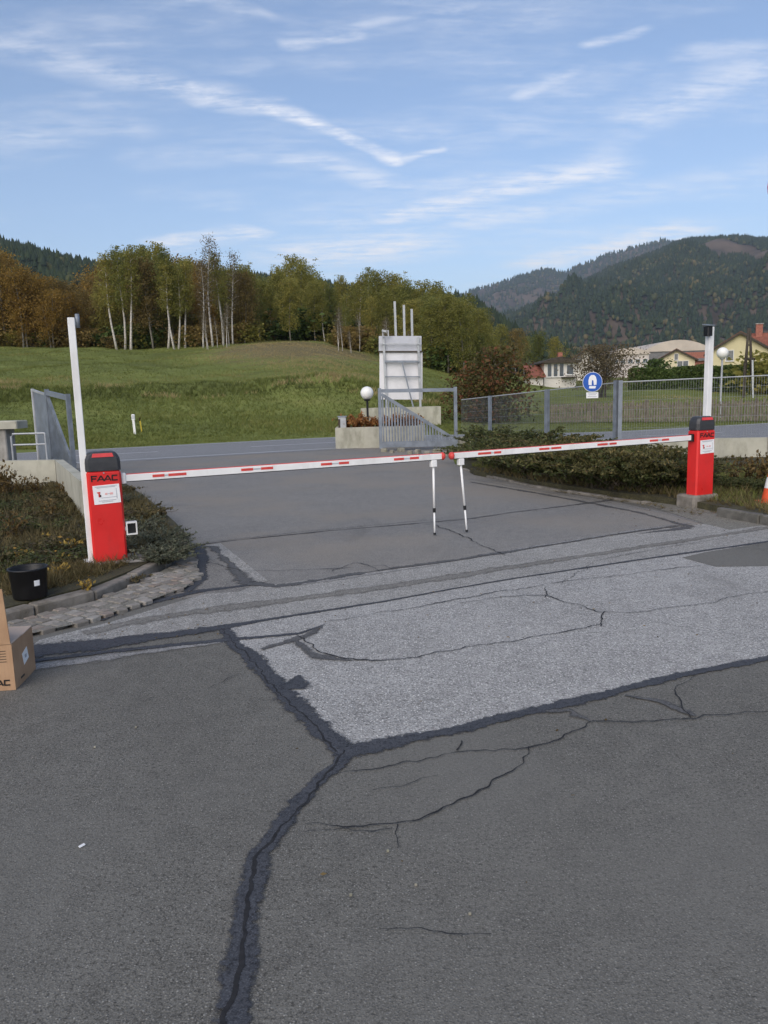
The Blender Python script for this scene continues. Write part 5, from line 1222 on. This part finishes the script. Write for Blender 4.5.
for k in range(int(L/2.2)+1): m_ = MB(); m_.box(f0+ax*(k*2.2)+nn*.11+ZZ*.45, (.09, .09, 1.1), (ax, nn, ZZ)); m_.build('post', 'wood_grey', e)

gl = P(722.5, 353, 37); gy = H(gl.x, 37)
e = thing('globe_lamp', (gl.x, 37, gy), 'white globe street lamp on a slim pole beyond the fence', 'lamp')
m_ = MB(); m_.lathe([(.265*math.sin(math.pi*k/14)+.001, -.265*math.cos(math.pi*k/14)) for k in range(15)], gl, 20); m_.build('globe', 'globe', e, smooth=True)
m_ = MB(); m_.tube([(gl.x, 37, gy-.02), (gl.x, 37, gl.z-.25)], .045, 10); m_.build('pole', 'galv_light', e)
m_ = MB(); m_.lathe([(.001, 0), (.10, 0), (.12, .06), (.001, .06)], (gl.x, 37, gl.z-.30), 14); m_.build('collar', 'galv_light', e)
Y = 62; ub = at_px(753, Y); t_ = P(749, 326, Y)
e = thing('utility_pole', ub, 'dark wooden A-shaped utility pole on white stubs before the yellow house', 'pole')
for (px_b, px_t) in ((745.2, 748.6), (752.2, 750)): m_ = MB(); p0 = P(px_b, 363, Y); p1 = P(px_t, 328, Y); m_.tube([p0-ZZ*(1.0), p1], [.13, .09], 8); m_.build('leg', 'wood_dark', e, smooth=True)
m_ = MB(); m_.tube([P(744, 359, Y), P(754.5, 358.5, Y)], .08, 6); m_.build('crossbar', 'wood_dark', e)
m_ = MB(); m_.tube([P(746.8, 345, Y), P(751.2, 345, Y)], .06, 6); m_.build('crossbar', 'wood_dark', e)
m_ = MB(); p0 = P(752.5, 360, Y-.2); q0 = P(753.6, 386, Y-.2); q0.z = ub.z-.05; m_.tube([q0, p0], .075, 8); m_.build('stub', 'line_white', e)
m_ = MB(); q0 = P(745, 363, Y-.2); m_.tube([(q0.x, q0.y, ub.z-.05), q0], .10, 8); m_.build('stub', 'wood_dark', e)

# ------------------------------------------------------------------ houses
def window(e, wall_pt, ax, nn, w_, h_):
    fr = MB(); fr.box(wall_pt-nn*.03, (w_+.16, .06, h_+.16), (ax, nn, ZZ)); f = fr.build('window', 'window_frame', e)
    m_ = MB()
    if w_ > 1.0:
        for s in (-1, 1): m_ = MB(); m_.box(wall_pt+ax*(s*w_*.26)-nn*.066, (w_*.45, .014, h_), (ax, nn, ZZ)); m_.build('pane', 'window_glass', f, base=parent_world(e))
    else: m_.box(wall_pt-nn*.066, (w_, .014, h_), (ax, nn, ZZ)); m_.build('pane', 'window_glass', f, base=parent_world(e))
    m_ = MB(); m_.box(wall_pt-nn*.08-ZZ*(h_/2+.1), (w_+.25, .16, .05), (ax, nn, ZZ)); m_.build('sill', 'window_frame', f, base=parent_world(e))
def gable_house(name, c, ang, W_, D_, ze, za, wallm, roofm, label, wins=(), over=.5, chimney=None, sym=.5):
    """front gable faces -nn; c = ground centre of the front wall"""
    ax = Vector((math.cos(ang), math.sin(ang), 0)); nn = Vector((-ax.y, ax.x, 0)); c = Vector(c); e = thing(name, c, label, 'house')
    l, r_, a_ = c-ax*W_*sym, c+ax*W_*(1-sym), c
    m_ = MB(); z0 = -.6
    m_.prism([l+ZZ*z0, r_+ZZ*z0, r_+ZZ*ze, a_+ZZ*za, l+ZZ*ze], nn*D_); m_.build('wall', wallm, e)
    for s, p in ((-1, l), (1, r_)):
        v = (p+ZZ*ze)-(a_+ZZ*za); vn = v.normalized(); end = p+ZZ*ze+vn*over; up = vn.cross(nn); up = up if up.z > 0 else -up
        m_ = MB(); m_.prism([a_+ZZ*(za+.04)-nn*over, end+ZZ*.04-nn*over, end+ZZ*.04+up*.22-nn*over, a_+ZZ*(za+.04+.27)-nn*over], nn*(D_+over*2)); rf = m_.build('roof', roofm, e)
        m_ = MB(); m_.prism([a_+ZZ*(za-.04)-nn*(over+.04), end-nn*(over+.04), end+ZZ*.05+up*.18-nn*(over+.04), a_+ZZ*(za+.22)-nn*(over+.04)], nn*.035); m_.build('verge_board', 'wood_dark', rf, base=c)
    for (x, z, w_, h_) in wins: window(e, c+ax*x+ZZ*z, ax, nn, w_, h_)
    if chimney:
        x, y, z, s = chimney; m_ = MB(); m_.box(c+ax*x+nn*y+ZZ*z, (s, s, 1.8), (ax, nn, ZZ)); ch = m_.build('chimney', 'brick', e)
        m_ = MB(); m_.box(c+ax*x+nn*y+ZZ*(z+.95), (s*1.2, s*1.2, .1), (ax, nn, ZZ)); m_.build('chimney_cap', 'concrete_grey', ch, base=c)
    return e, ax, nn
Y = 92; pp_ = P(739, 370, Y); gz = H(pp_.x, Y); ap_ = P(738.5, 333, Y).z; ez = P(716, 351.5, Y).z
c = Vector((pp_.x, Y, gz)); w_l = pp_.x-P(713, 360, Y).x
e, ax, nn = gable_house('house', c, R(-21), w_l*2.1, 7, ez-gz-.1, ap_-gz-.1, 'wall_yellow', 'roof_brown', 'yellow gabled house with reddish roof at the right picture edge',
    [(P(730.5, 356, Y).x-c.x, P(730, 355.5, Y).z-gz, .75, 1.15), (1.5, 1.7, 1.1, 1.2), (-1.5, 1.5, .8, 1.1)], .45, (2.3, 4.2, ap_-gz+.25, .75))
# main wing with its ridge running right
m_ = MB(); wy = 4.0; rz_ = ap_-gz-.15; w0 = c+ax*.2+nn*wy; ln = 12
m_.prism([w0-nn*3+ZZ*-.6, w0+nn*4.2+ZZ*-.6, w0+nn*4.2+ZZ*(ez-gz-.3), w0+nn*.6+ZZ*rz_, w0-nn*3+ZZ*(ez-gz-.3)], ax*ln); m_.build('wing_wall', 'wall_yellow', e)
for s in (-1, 1):
    m_ = MB(); end = w0+nn*(.6+s*4.1)+ZZ*(ez-gz-.75); rp = w0+nn*.6+ZZ*(rz_+.05); m_.prism([rp, end, end+ZZ*.2, rp+ZZ*.25], ax*(ln+.4)); m_.build('wing_roof', 'roof_red', e)
m_ = MB(); q = w0+nn*.6+ZZ*(rz_+.05); q2 = w0-nn*3.5+ZZ*(ez-gz-.75); sl_ = (q-q2).normalized(); nm_ = ax.cross(sl_); m_.box(q.lerp(q2, .45)+ax*6.2+nm_*.30, (3.4, (q-q2).length*.62, .06), (ax, sl_, nm_)); m_.build('solar_panel', 'solar', e)
Y = 125; pp_ = P(676, 366, Y); gz = H(pp_.x, Y); c = Vector((pp_.x, Y, gz)); za = P(675, 350.5, Y).z-gz; ze = P(662, 360.5, Y).z-gz; wl = pp_.x-P(661, 360, Y).x
e, ax, nn = gable_house('house', c, R(-19), wl*2.3, 8, ze, za, 'wall_cream', 'roof_brown', 'small cream gabled house behind the hedge left of the white post', [(0, P(673, 357, Y).z-gz, .5, .9), (1.0, P(673, 364, Y).z-gz, 1.6, .8)], .5)
Y = 140; p0, p1 = P(682, 352, Y), P(712, 364, Y); gz = H(p0.x, Y); e = thing('house', (p0.x, Y, gz), 'grey-roofed house between the cream and the yellow house', 'house')
m_ = MB(); m_.box(((p0.x+p1.x)/2, Y+4, gz+2), (p1.x-p0.x, 7, 5.2)); m_.build('wall', 'brick', e)
m_ = MB(); zt_ = P(695, 352.5, Y).z; zb_ = P(695, 361, Y).z; m_.prism([(p0.x-.5, Y, zb_), (p0.x-.5, Y+4, zt_), (p0.x-.5, Y+4, zt_+.3), (p0.x-.5, Y, zb_+.3)], (p1.x-p0.x+1, 0, 0)); m_.build('roof', 'roof_grey', e)
m_ = MB(); m_.prism([(p0.x-.5, Y+8, zb_), (p0.x-.5, Y+4.01, zt_), (p0.x-.5, Y+4.01, zt_+.3), (p0.x-.5, Y+8, zb_+.3)], (p1.x-p0.x+1, 0, 0)); m_.build('roof', 'roof_grey', e)
# halls with pale shallow roofs
def hall(px0, px1, pyt, pye, Y, D_, label, wallm, roofm, nwin=0):
    a, b_ = P(px0, pye, Y), P(px1, pye, Y); zt_ = P((px0+px1)/2, pyt, Y+D_*.5).z; ze = a.z; gz = H(a.x, Y); e = thing('hall', ((a.x+b_.x)/2, Y, gz), label, 'building'); W_ = b_.x-a.x
    m_ = MB(); m_.box(((a.x+b_.x)/2, Y+D_/2, (gz+ze)/2-.3), (W_, D_, ze-gz+.6)); m_.build('wall', wallm, e)
    sec = [(-.5-.02, 0), (-.5-.02, .25)]+[(-.5+k/10, .25+(zt_-ze)*math.sin(math.pi*k/10)**.8) for k in range(1, 10)]+[(.52, .25), (.52, 0)]
    m_ = MB(); m_.prism([((a.x+b_.x)/2+s*W_, Y-.4, ze+z) for s, z in sec], (0, D_+.8, 0)); m_.build('roof', roofm, e)
    for k in range(nwin): window(e, Vector((a.x+W_*(k+.5)/nwin, Y, ze-1.8)), Vector((1, 0, 0)), Vector((0, 1, 0)), 1.2, 1.0)
hall(644, 712, 343.5, 352, 280, 40, 'large hall with a pale curved roof behind the houses', 'roof_grey', 'roof_pale')
hall(612, 649, 350.5, 355, 210, 22, 'pale low industrial hall left of the cream house', 'hall_wall', 'roof_pale', 5)
# white house with red side roof
Y = 88; p0, p1 = P(544, 384, Y), P(576, 384, Y); gz = H(p0.x, Y); zt_ = P(560, 363, Y).z
e = thing('house', ((p0.x+p1.x)/2, Y, gz), 'small white house with dark flat eaves and red side roof', 'house')
m_ = MB(); m_.box(((p0.x+p1.x)/2, Y+3, (gz+zt_)/2-.3), (p1.x-p0.x, 6, zt_-gz+.6)); m_.build('wall', 'wall_white', e)
m_ = MB(); m_.prism([(p0.x-.5, Y-.6, zt_), (p1.x+.6, Y-.6, zt_), (p1.x+.2, Y-.6, zt_+.22), ((p0.x+p1.x)/2, Y-.6, zt_+.7), (p0.x-.2, Y-.6, zt_+.22)], (0, 7.2, 0)); m_.build('roof', 'wood_dark', e)
zm = P(556, 370, Y).z
for px_ in (549.5, 555.5, 561.5): window(e, Vector((P(px_, 370, Y).x, Y, zm)), Vector((1, 0, 0)), Vector((0, 1, 0)), .42, 1.4)
window(e, Vector((P(570, 370, Y).x, Y, zm)), Vector((1, 0, 0)), Vector((0, 1, 0)), .7, 1.0)
m_ = MB(); m_.box((P(568, 385, Y).x, Y-.5, gz+.9), (1.6, .9, .12)); m_.build('balcony', 'wood_dark', e)
m_ = MB(); q0, q1 = P(527, 378, Y), P(546, 366, Y); m_.prism([(q0.x, Y-1, q0.z), (q0.x, Y+2.5, q1.z), (q0.x, Y+2.5, q1.z+.2), (q0.x, Y-1, q0.z+.2)], (p0.x-q0.x, 0, 0)); m_.build('side_roof', 'roof_red', e)
m_ = MB(); m_.box(((q0.x+p0.x)/2, Y+1.2, (gz+q0.z)/2-.2), (p0.x-q0.x-.4, 3.4, q0.z-gz+.3)); m_.build('side_wall', 'wall_white', e)
m_ = MB(); m_.box((P(566, 358, Y).x, Y+3, zt_+.8), (.5, .5, 1.0)); m_.build('chimney', 'brick', e)
Y = 118; pp_ = P(586, 368, Y); gz = H(pp_.x, Y)
gable_house('house', Vector((pp_.x, Y, gz)), R(-15), P(600, 360, Y).x-P(572, 360, Y).x, 8, P(572, 361, Y).z-gz, P(587, 350.5, Y).z-gz, 'wall_white', 'roof_brown', 'white gabled house behind the bare fruit tree', [(-1.0, P(586, 359, Y).z-gz, .6, .9), (.8, P(586, 359, Y).z-gz, .6, .9)], .5)

# ------------------------------------------------------------------ plants in the beds
zb = .10
for i, (px, py, k, s) in enumerate([(478, 459, 'cot_c', .8), (492, 464, 'cot_b', .9), (508, 470, 'cot_a', .9), (526, 473, 'cot_b', 1.0), (545, 477, 'cot_a', 1.0), (565, 480, 'cot_b', .95), (585, 483, 'cot_a', .95), (604, 486, 'cot_b', .95), (624, 488, 'cot_a', .9), (643, 490, 'cot_b', .85), (660, 490, 'cot_a', .8), (676, 488, 'cot_b', .75),
                                   (485, 449, 'cot_b', 1.0), (505, 452, 'cot_a', 1.0), (528, 456, 'cot_b', 1.05), (550, 459, 'cot_a', 1.0), (572, 462, 'cot_b', .9), (596, 465, 'cot_c', .9), (620, 468, 'cot_a', .8), (645, 470, 'cot_c', .75), (668, 472, 'cot_b', .7),
                                   (730, 488, 'cot_c', .34), (748, 490, 'cot_a', .32), (764, 491, 'cot_c', .36), (792, 494, 'cot_a', .38), (722, 484, 'cot_c', .28)]):
    p = G(px, py, zb); p.z = zb
    put_herb('cotoneaster_bush', HV[k], p, 'arching dark green bush in the row along the right driveway edge' if i < 21 else 'low dark bush right of the right barrier cabinet', 'bush', 'bushes along the right driveway edge' if i < 21 else 'bushes right of the right cabinet', s)
for i, (px, py, s) in enumerate([(500, 466, .8), (520, 471, .85), (538, 474, .9), (556, 478, .95), (572, 480, 1.0), (590, 483, 1.0), (606, 486, 1.0), (622, 488, .95), (638, 489, .9), (654, 490, .85), (670, 489, .8), (600, 470, .9), (560, 464, 1.0), (525, 458, 1.0), (640, 474, .8)]):
    p = G(px, py, .12); p.z = .20; put_herb('arching_shrub', HV['frond'], p, 'shrub with long drooping fronds along the right driveway edge', 'bush', 'drooping shrubs along the right driveway edge', s, s*rnd.uniform(1.0, 1.3))
for (px, py, s) in [(735, 482, .9), (748, 480, .8), (760, 482, 1.0), (776, 484, 1.1)]:
    p = G(px, py, zb); p.z = zb; put_herb('dry_weed', HV['weed'], p, 'bare arching brown weed against the right cream wall', 'weed', 'dry weeds before the right wall', s)
covers = []
g = random.Random(5)
bl = [(p.x, p.y) for p in px2([(-60, 620), (57, 600), (95, 590), (129, 575), (149, 566), (165, 556), (172, 550), (164, 536), (142, 512), (118, 492), (98, 482)])+[G(82, 487), G(55, 470), G(-60, 470)]]
xs = [p[0] for p in bl]; ys = [p[1] for p in bl]
for i in range(420):
    x, y = g.uniform(min(xs), max(xs)), g.uniform(min(ys), max(ys))
    if not in_poly(np.array([x]), np.array([y]), bl)[0]: continue
    p = Vector((x, y, zb))
    if (p-Lc).to_2d().length < .42 or (abs(uv(p)[1]-uv(Lc)[1]) < .55 and uv(p)[0] < uv(Lc)[0]) or (p-pL).to_2d().length < .2 or (p-bk).to_2d().length < .34: continue
    du, dv = uv(p); lu, lv = uv(Lc)
    if dv > lv+.35: k = g.choice(['silver', 'cover_a', 'green', 'cover_b'])
    else: k = g.choice(['cover_a', 'cover_b', 'green', 'green', 'cover_b'])
    lb = {'silver': 'silvery low shrub right of the left cabinet', 'green': 'dark green low plant in the left planting bed', 'cover_a': 'low brownish ground-cover plant in the left bed', 'cover_b': 'taller brownish ground-cover plant in the left bed'}[k]
    put_herb('bed_plant', HV[k], p, lb, 'plant', 'plants of the left bed: '+k.split('_')[0], g.uniform(.6, 1.0), g.uniform(.5, .95))
for (px, py, s, k) in [(10, 500, .7, 'weed'), (25, 498, .8, 'weed'), (38, 497, .7, 'weed'), (3, 497, .75, 'dry'), (50, 520, .6, 'weed'), (15, 540, .7, 'weed'), (62, 496, .5, 'weed'), (-12, 505, .9, 'dry')]:
    p = G(px, py, zb); p.z = zb; put_herb('dry_weed', HV[k], p, 'tall dry brown weed in front of the left cream wall', 'weed', 'dry weeds before the left wall', s)
for (px, py) in [(170, 556), (163, 562), (150, 552), (142, 545), (158, 545)]:
    p = G(px, py, .08); p.z = .08; put_herb('silver_shrub', HV['silver'], p, 'silvery shrub spilling over the left kerb corner', 'shrub', 'silvery shrubs at the left kerb corner', .62)
p = G(123, 582, .02); p.z = .03; put_herb('bed_plant', HV['cover_a'], p, 'low weed growing on the left cobbles', 'plant', None, .5)
bed_grass('bed_grass', px2([(-40, 615), (57, 600), (100, 588), (129, 574), (110, 565), (60, 580), (-40, 590)]), 1800, zb, .08, 'grass_dry', 91, 'short grass along the left kerb')
bed_grass('bed_grass', px2([(-60, 615), (57, 600), (129, 574), (165, 556), (180, 545), (150, 510), (100, 480), (-60, 480)]), 15000, zb, .17, 'grass_dry', 92, 'dry grass tufts in the left planting bed')
bed_grass('bed_grass', px2([(470, 470), (540, 484), (620, 496), (690, 503), (768, 518), (860, 535), (860, 470), (690, 470), (560, 462)]), 12000, .09, .13, 'grass', 93, 'short grass between the right kerb and wall')
bed_grass('bed_grass', px2([(470, 474), (540, 487), (650, 501), (720, 511), (860, 540), (860, 505), (690, 490), (560, 478)]), 5000, .09, .16, 'grass_dry', 94, 'dry grass tufts along the right kerb')
bed_grass('bed_grass', px2([(540, 491), (620, 503), (700, 518), (720, 514), (648, 503), (560, 490)]), 420, .02, .035, 'grass_dry', 95, 'sparse weeds in the pebbly strip')
leafy('leaf_yellow', [(0, (.22, .13, .03)), (.5, (.38, .25, .05)), (1, (.5, .36, .10))], .3)
HV['yellow'] = herb(81, .10, .16, 7, 9, .032, 'leaf_yellow', .4)
for i, (px, py, q) in enumerate([(69, 541, 1.0), (58, 563, .8), (48, 530, .7), (22, 549, .8), (61, 551, .7), (85, 575, .6), (34, 572, .7)]):
    p = G(px, py, .22); p.z = .10; put_herb('yellow_plant', HV['yellow'], p, 'yellow-ochre autumn leaves in the left bed, '+['near the white post', 'above the bucket rim', 'in the middle', 'at far left', 'below the middle', 'by the kerb', 'right of the bucket'][i], 'plant', 'yellow leaves in the left bed', q, q*1.1)
def debris():
    g = np.random.default_rng(97); n = 420
    px_ = np.concatenate([g.uniform(20, 768, 150), g.uniform(100, 230, 110), g.uniform(600, 768, 90), g.uniform(0, 768, 10)]); py_ = np.concatenate([g.uniform(560, 640, 150), g.uniform(560, 640, 110), g.uniform(505, 540, 90), g.uniform(640, 900, 10)])
    C = np.array([tuple(G(a, b)) for a, b in zip(px_, py_)]); C[:, 2] = .018
    V, F = cards(g, C, g.uniform(.006, .020, len(C)), 1.5, None, 0); V[:, 2] = .016+np.clip((V[:, 2]-.018)*.35, -.004, .012)
    tag(inst('fallen_leaves', np_mesh('fallen_leaves', V, F, 'leaf_dry', g.uniform(0, 1, len(F)))), 'scattered dry leaf crumbs and grit on the paving', kind='stuff')
debris()
# ------------------------------------------------------------------ haze: the valley air
m_ = MB(); m_.box((0, 0, 599), (18600, 18600, 1200.4))
hz = bpy.data.materials.new('haze'); hz.use_nodes = True; hz.node_tree.nodes.clear(); hn = NT(hz.node_tree)
pv = hn.n('ShaderNodeVolumePrincipled'); pv.inputs['Color'].default_value = (.74, .86, 1.0, 1); pv.inputs['Density'].default_value = HAZE_DENSITY; pv.inputs['Anisotropy'].default_value = 0.2
ho = hn.n('ShaderNodeOutputMaterial'); hn.link(pv.outputs[0], ho.inputs['Volume']); MATS['haze'] = hz
o = m_.build('haze', 'haze'); tag(o, 'thin blue valley haze over the far hills', kind='stuff')

# ------------------------------------------------------------------ labels: tell look-alikes apart by place
ORD = ['first', 'second', 'third', 'fourth', 'fifth', 'sixth', 'seventh', 'eighth', 'ninth', 'tenth', 'eleventh', 'twelfth', 'thirteenth', 'fourteenth', 'fifteenth', 'sixteenth', 'seventeenth', 'eighteenth', 'nineteenth', 'twentieth']
ZONES = [(-200, 'cut by the left picture edge'), (12, 'in the amber trees at left'), (62, 'behind the left white post top'), (108, 'behind the left birch trio'), (142, 'behind the four-birch cluster'), (196, 'behind the tallest bare birch'), (250, 'on the dry mound'), (300, 'at the mound crest'), (345, 'left of the board poles'), (388, 'behind the board poles'), (425, 'right of the board poles')]
def column(p):
    v = Vector(p)-CAM; return CX+FPX*v.dot(rgt)/v.dot(fwd)
def relabel(groups, short, rows=None):
    b = {}
    for o in [o for o in COL.objects if o.parent is None and o.get('group') in groups]:
        c = column(o.location); z = [n for x, n in ZONES if c >= x][-1] if c >= -200 else ZONES[0][1]
        rw = ''
        if rows:
            Y = o.location.y+max(0, c-330)*.10; rw = [n for y, n in rows if Y >= y][-1]
        b.setdefault((o['label'], z, rw), []).append((c, o))
    for (lb, z, rw), lst in b.items():
        lst.sort(key=lambda q: q[0])
        for i, (c, o) in enumerate(lst):
            nth = '' if len(lst) == 1 else ', '+ORD[min(i, 19)]+' from left'
            o['label'] = short(lb)+rw+' '+z+nth
relabel({o.get('group') for o in COL.objects if o.get('group', '').endswith('trees in the wood behind the meadow')},
        lambda l: ' '.join(l.split(' ')[:2 if not l.startswith('olive') else 4]).replace('broadleaf', 'tree').replace(' tree tree', ' tree').replace('slim pale-trunked', 'slim birch').replace('autumn', 'tree'),
        [(0, ' in the front row'), (103, ' in the second row'), (110.5, ' in the third row'), (121, ' in the rear row')])
relabel({'undergrowth shrubs at the forest edge'}, lambda l: 'low shrub at the forest edge')
relabel({'shrubs inside the wood'}, lambda l: 'tall shrub under the trees')
relabel({'saplings on the mound below the wood'}, lambda l: 'thin bare sapling')
for grp, txt in (('bushes along the right driveway edge', 'arching dark bush, {} row, {} from the gate'), ('bushes right of the right cabinet', 'low dark bush, {} row, {} right of the right cabinet'), ('drooping shrubs along the right driveway edge', 'shrub with long drooping fronds by the driveway, {} row, {} from the gate'), ('dry weeds before the right wall', 'bare brown weed at the right wall, {} row, {} from the cabinet'), ('dry weeds before the left wall', 'tall dry weed before the left wall, {} row, {} from left'),
                 ('plants in the concrete planter', 'rust-coloured planter plant, {} row, {} from the left'), ('silvery shrubs at the left kerb corner', 'silvery shrub at the left kerb corner, {} row, {} from left'), ('stones at the foot of the right gate', None)):
    lst = [o for o in COL.objects if o.parent is None and o.get('group') == grp]
    if txt is None:
        lst = sorted([o for o in lst if o['label'].startswith('rough')], key=lambda o: column(o.location))
        for i, o in enumerate(lst): o['label'] = 'rough stone at the gate foot, '+ORD[min(i, 19)]+' from left'
        continue
    two = grp.startswith('bushes along')
    for rowname in (('front', 'rear') if two else ('single',)):
        sub = [o for o in lst if (not two) or ((lst.index(o) < 12) == (rowname == 'front'))]; sub.sort(key=lambda o: column(o.location))
        for i, o in enumerate(sub): o['label'] = txt.format(rowname, ORD[min(i, 19)]).replace(', single row', '')

bed = [o for o in COL.objects if o.parent is None and str(o.get('group', '')).startswith('plants of the left bed')]
cells = {}
for o in bed:
    c = column(o.location); y = o.location.y
    side = 'right of the left cabinet' if c > 125 else ('behind the left cabinet' if c > 80 else ('before the left wall' if y > 9.2 else ('behind the bucket' if c > -5 else 'cut by the left picture edge')))
    side += ', at its left end' if side == 'before the left wall' and c < 0 else (', at its middle' if side == 'before the left wall' and c < 40 else '')
    cells.setdefault((o['label'].split(' in the')[0].split(' right of')[0].replace(' ground-cover', ''), side), []).append((y, o))
for (lb, side), lst in cells.items():
    lst.sort(key=lambda q: q[0])
    for i, (y, o) in enumerate(lst): o['label'] = lb+' '+side+('' if len(lst) == 1 else ', '+ORD[min(i, 19)]+' from the kerb')
peb = sorted([o for o in COL.objects if o.get('group') == 'pebbles on the asphalt'], key=lambda o: o.location.y)
for i, o in enumerate(peb): o['label'] = 'tiny pale pebble on the asphalt, '+ORD[i]+' nearest to the viewer'
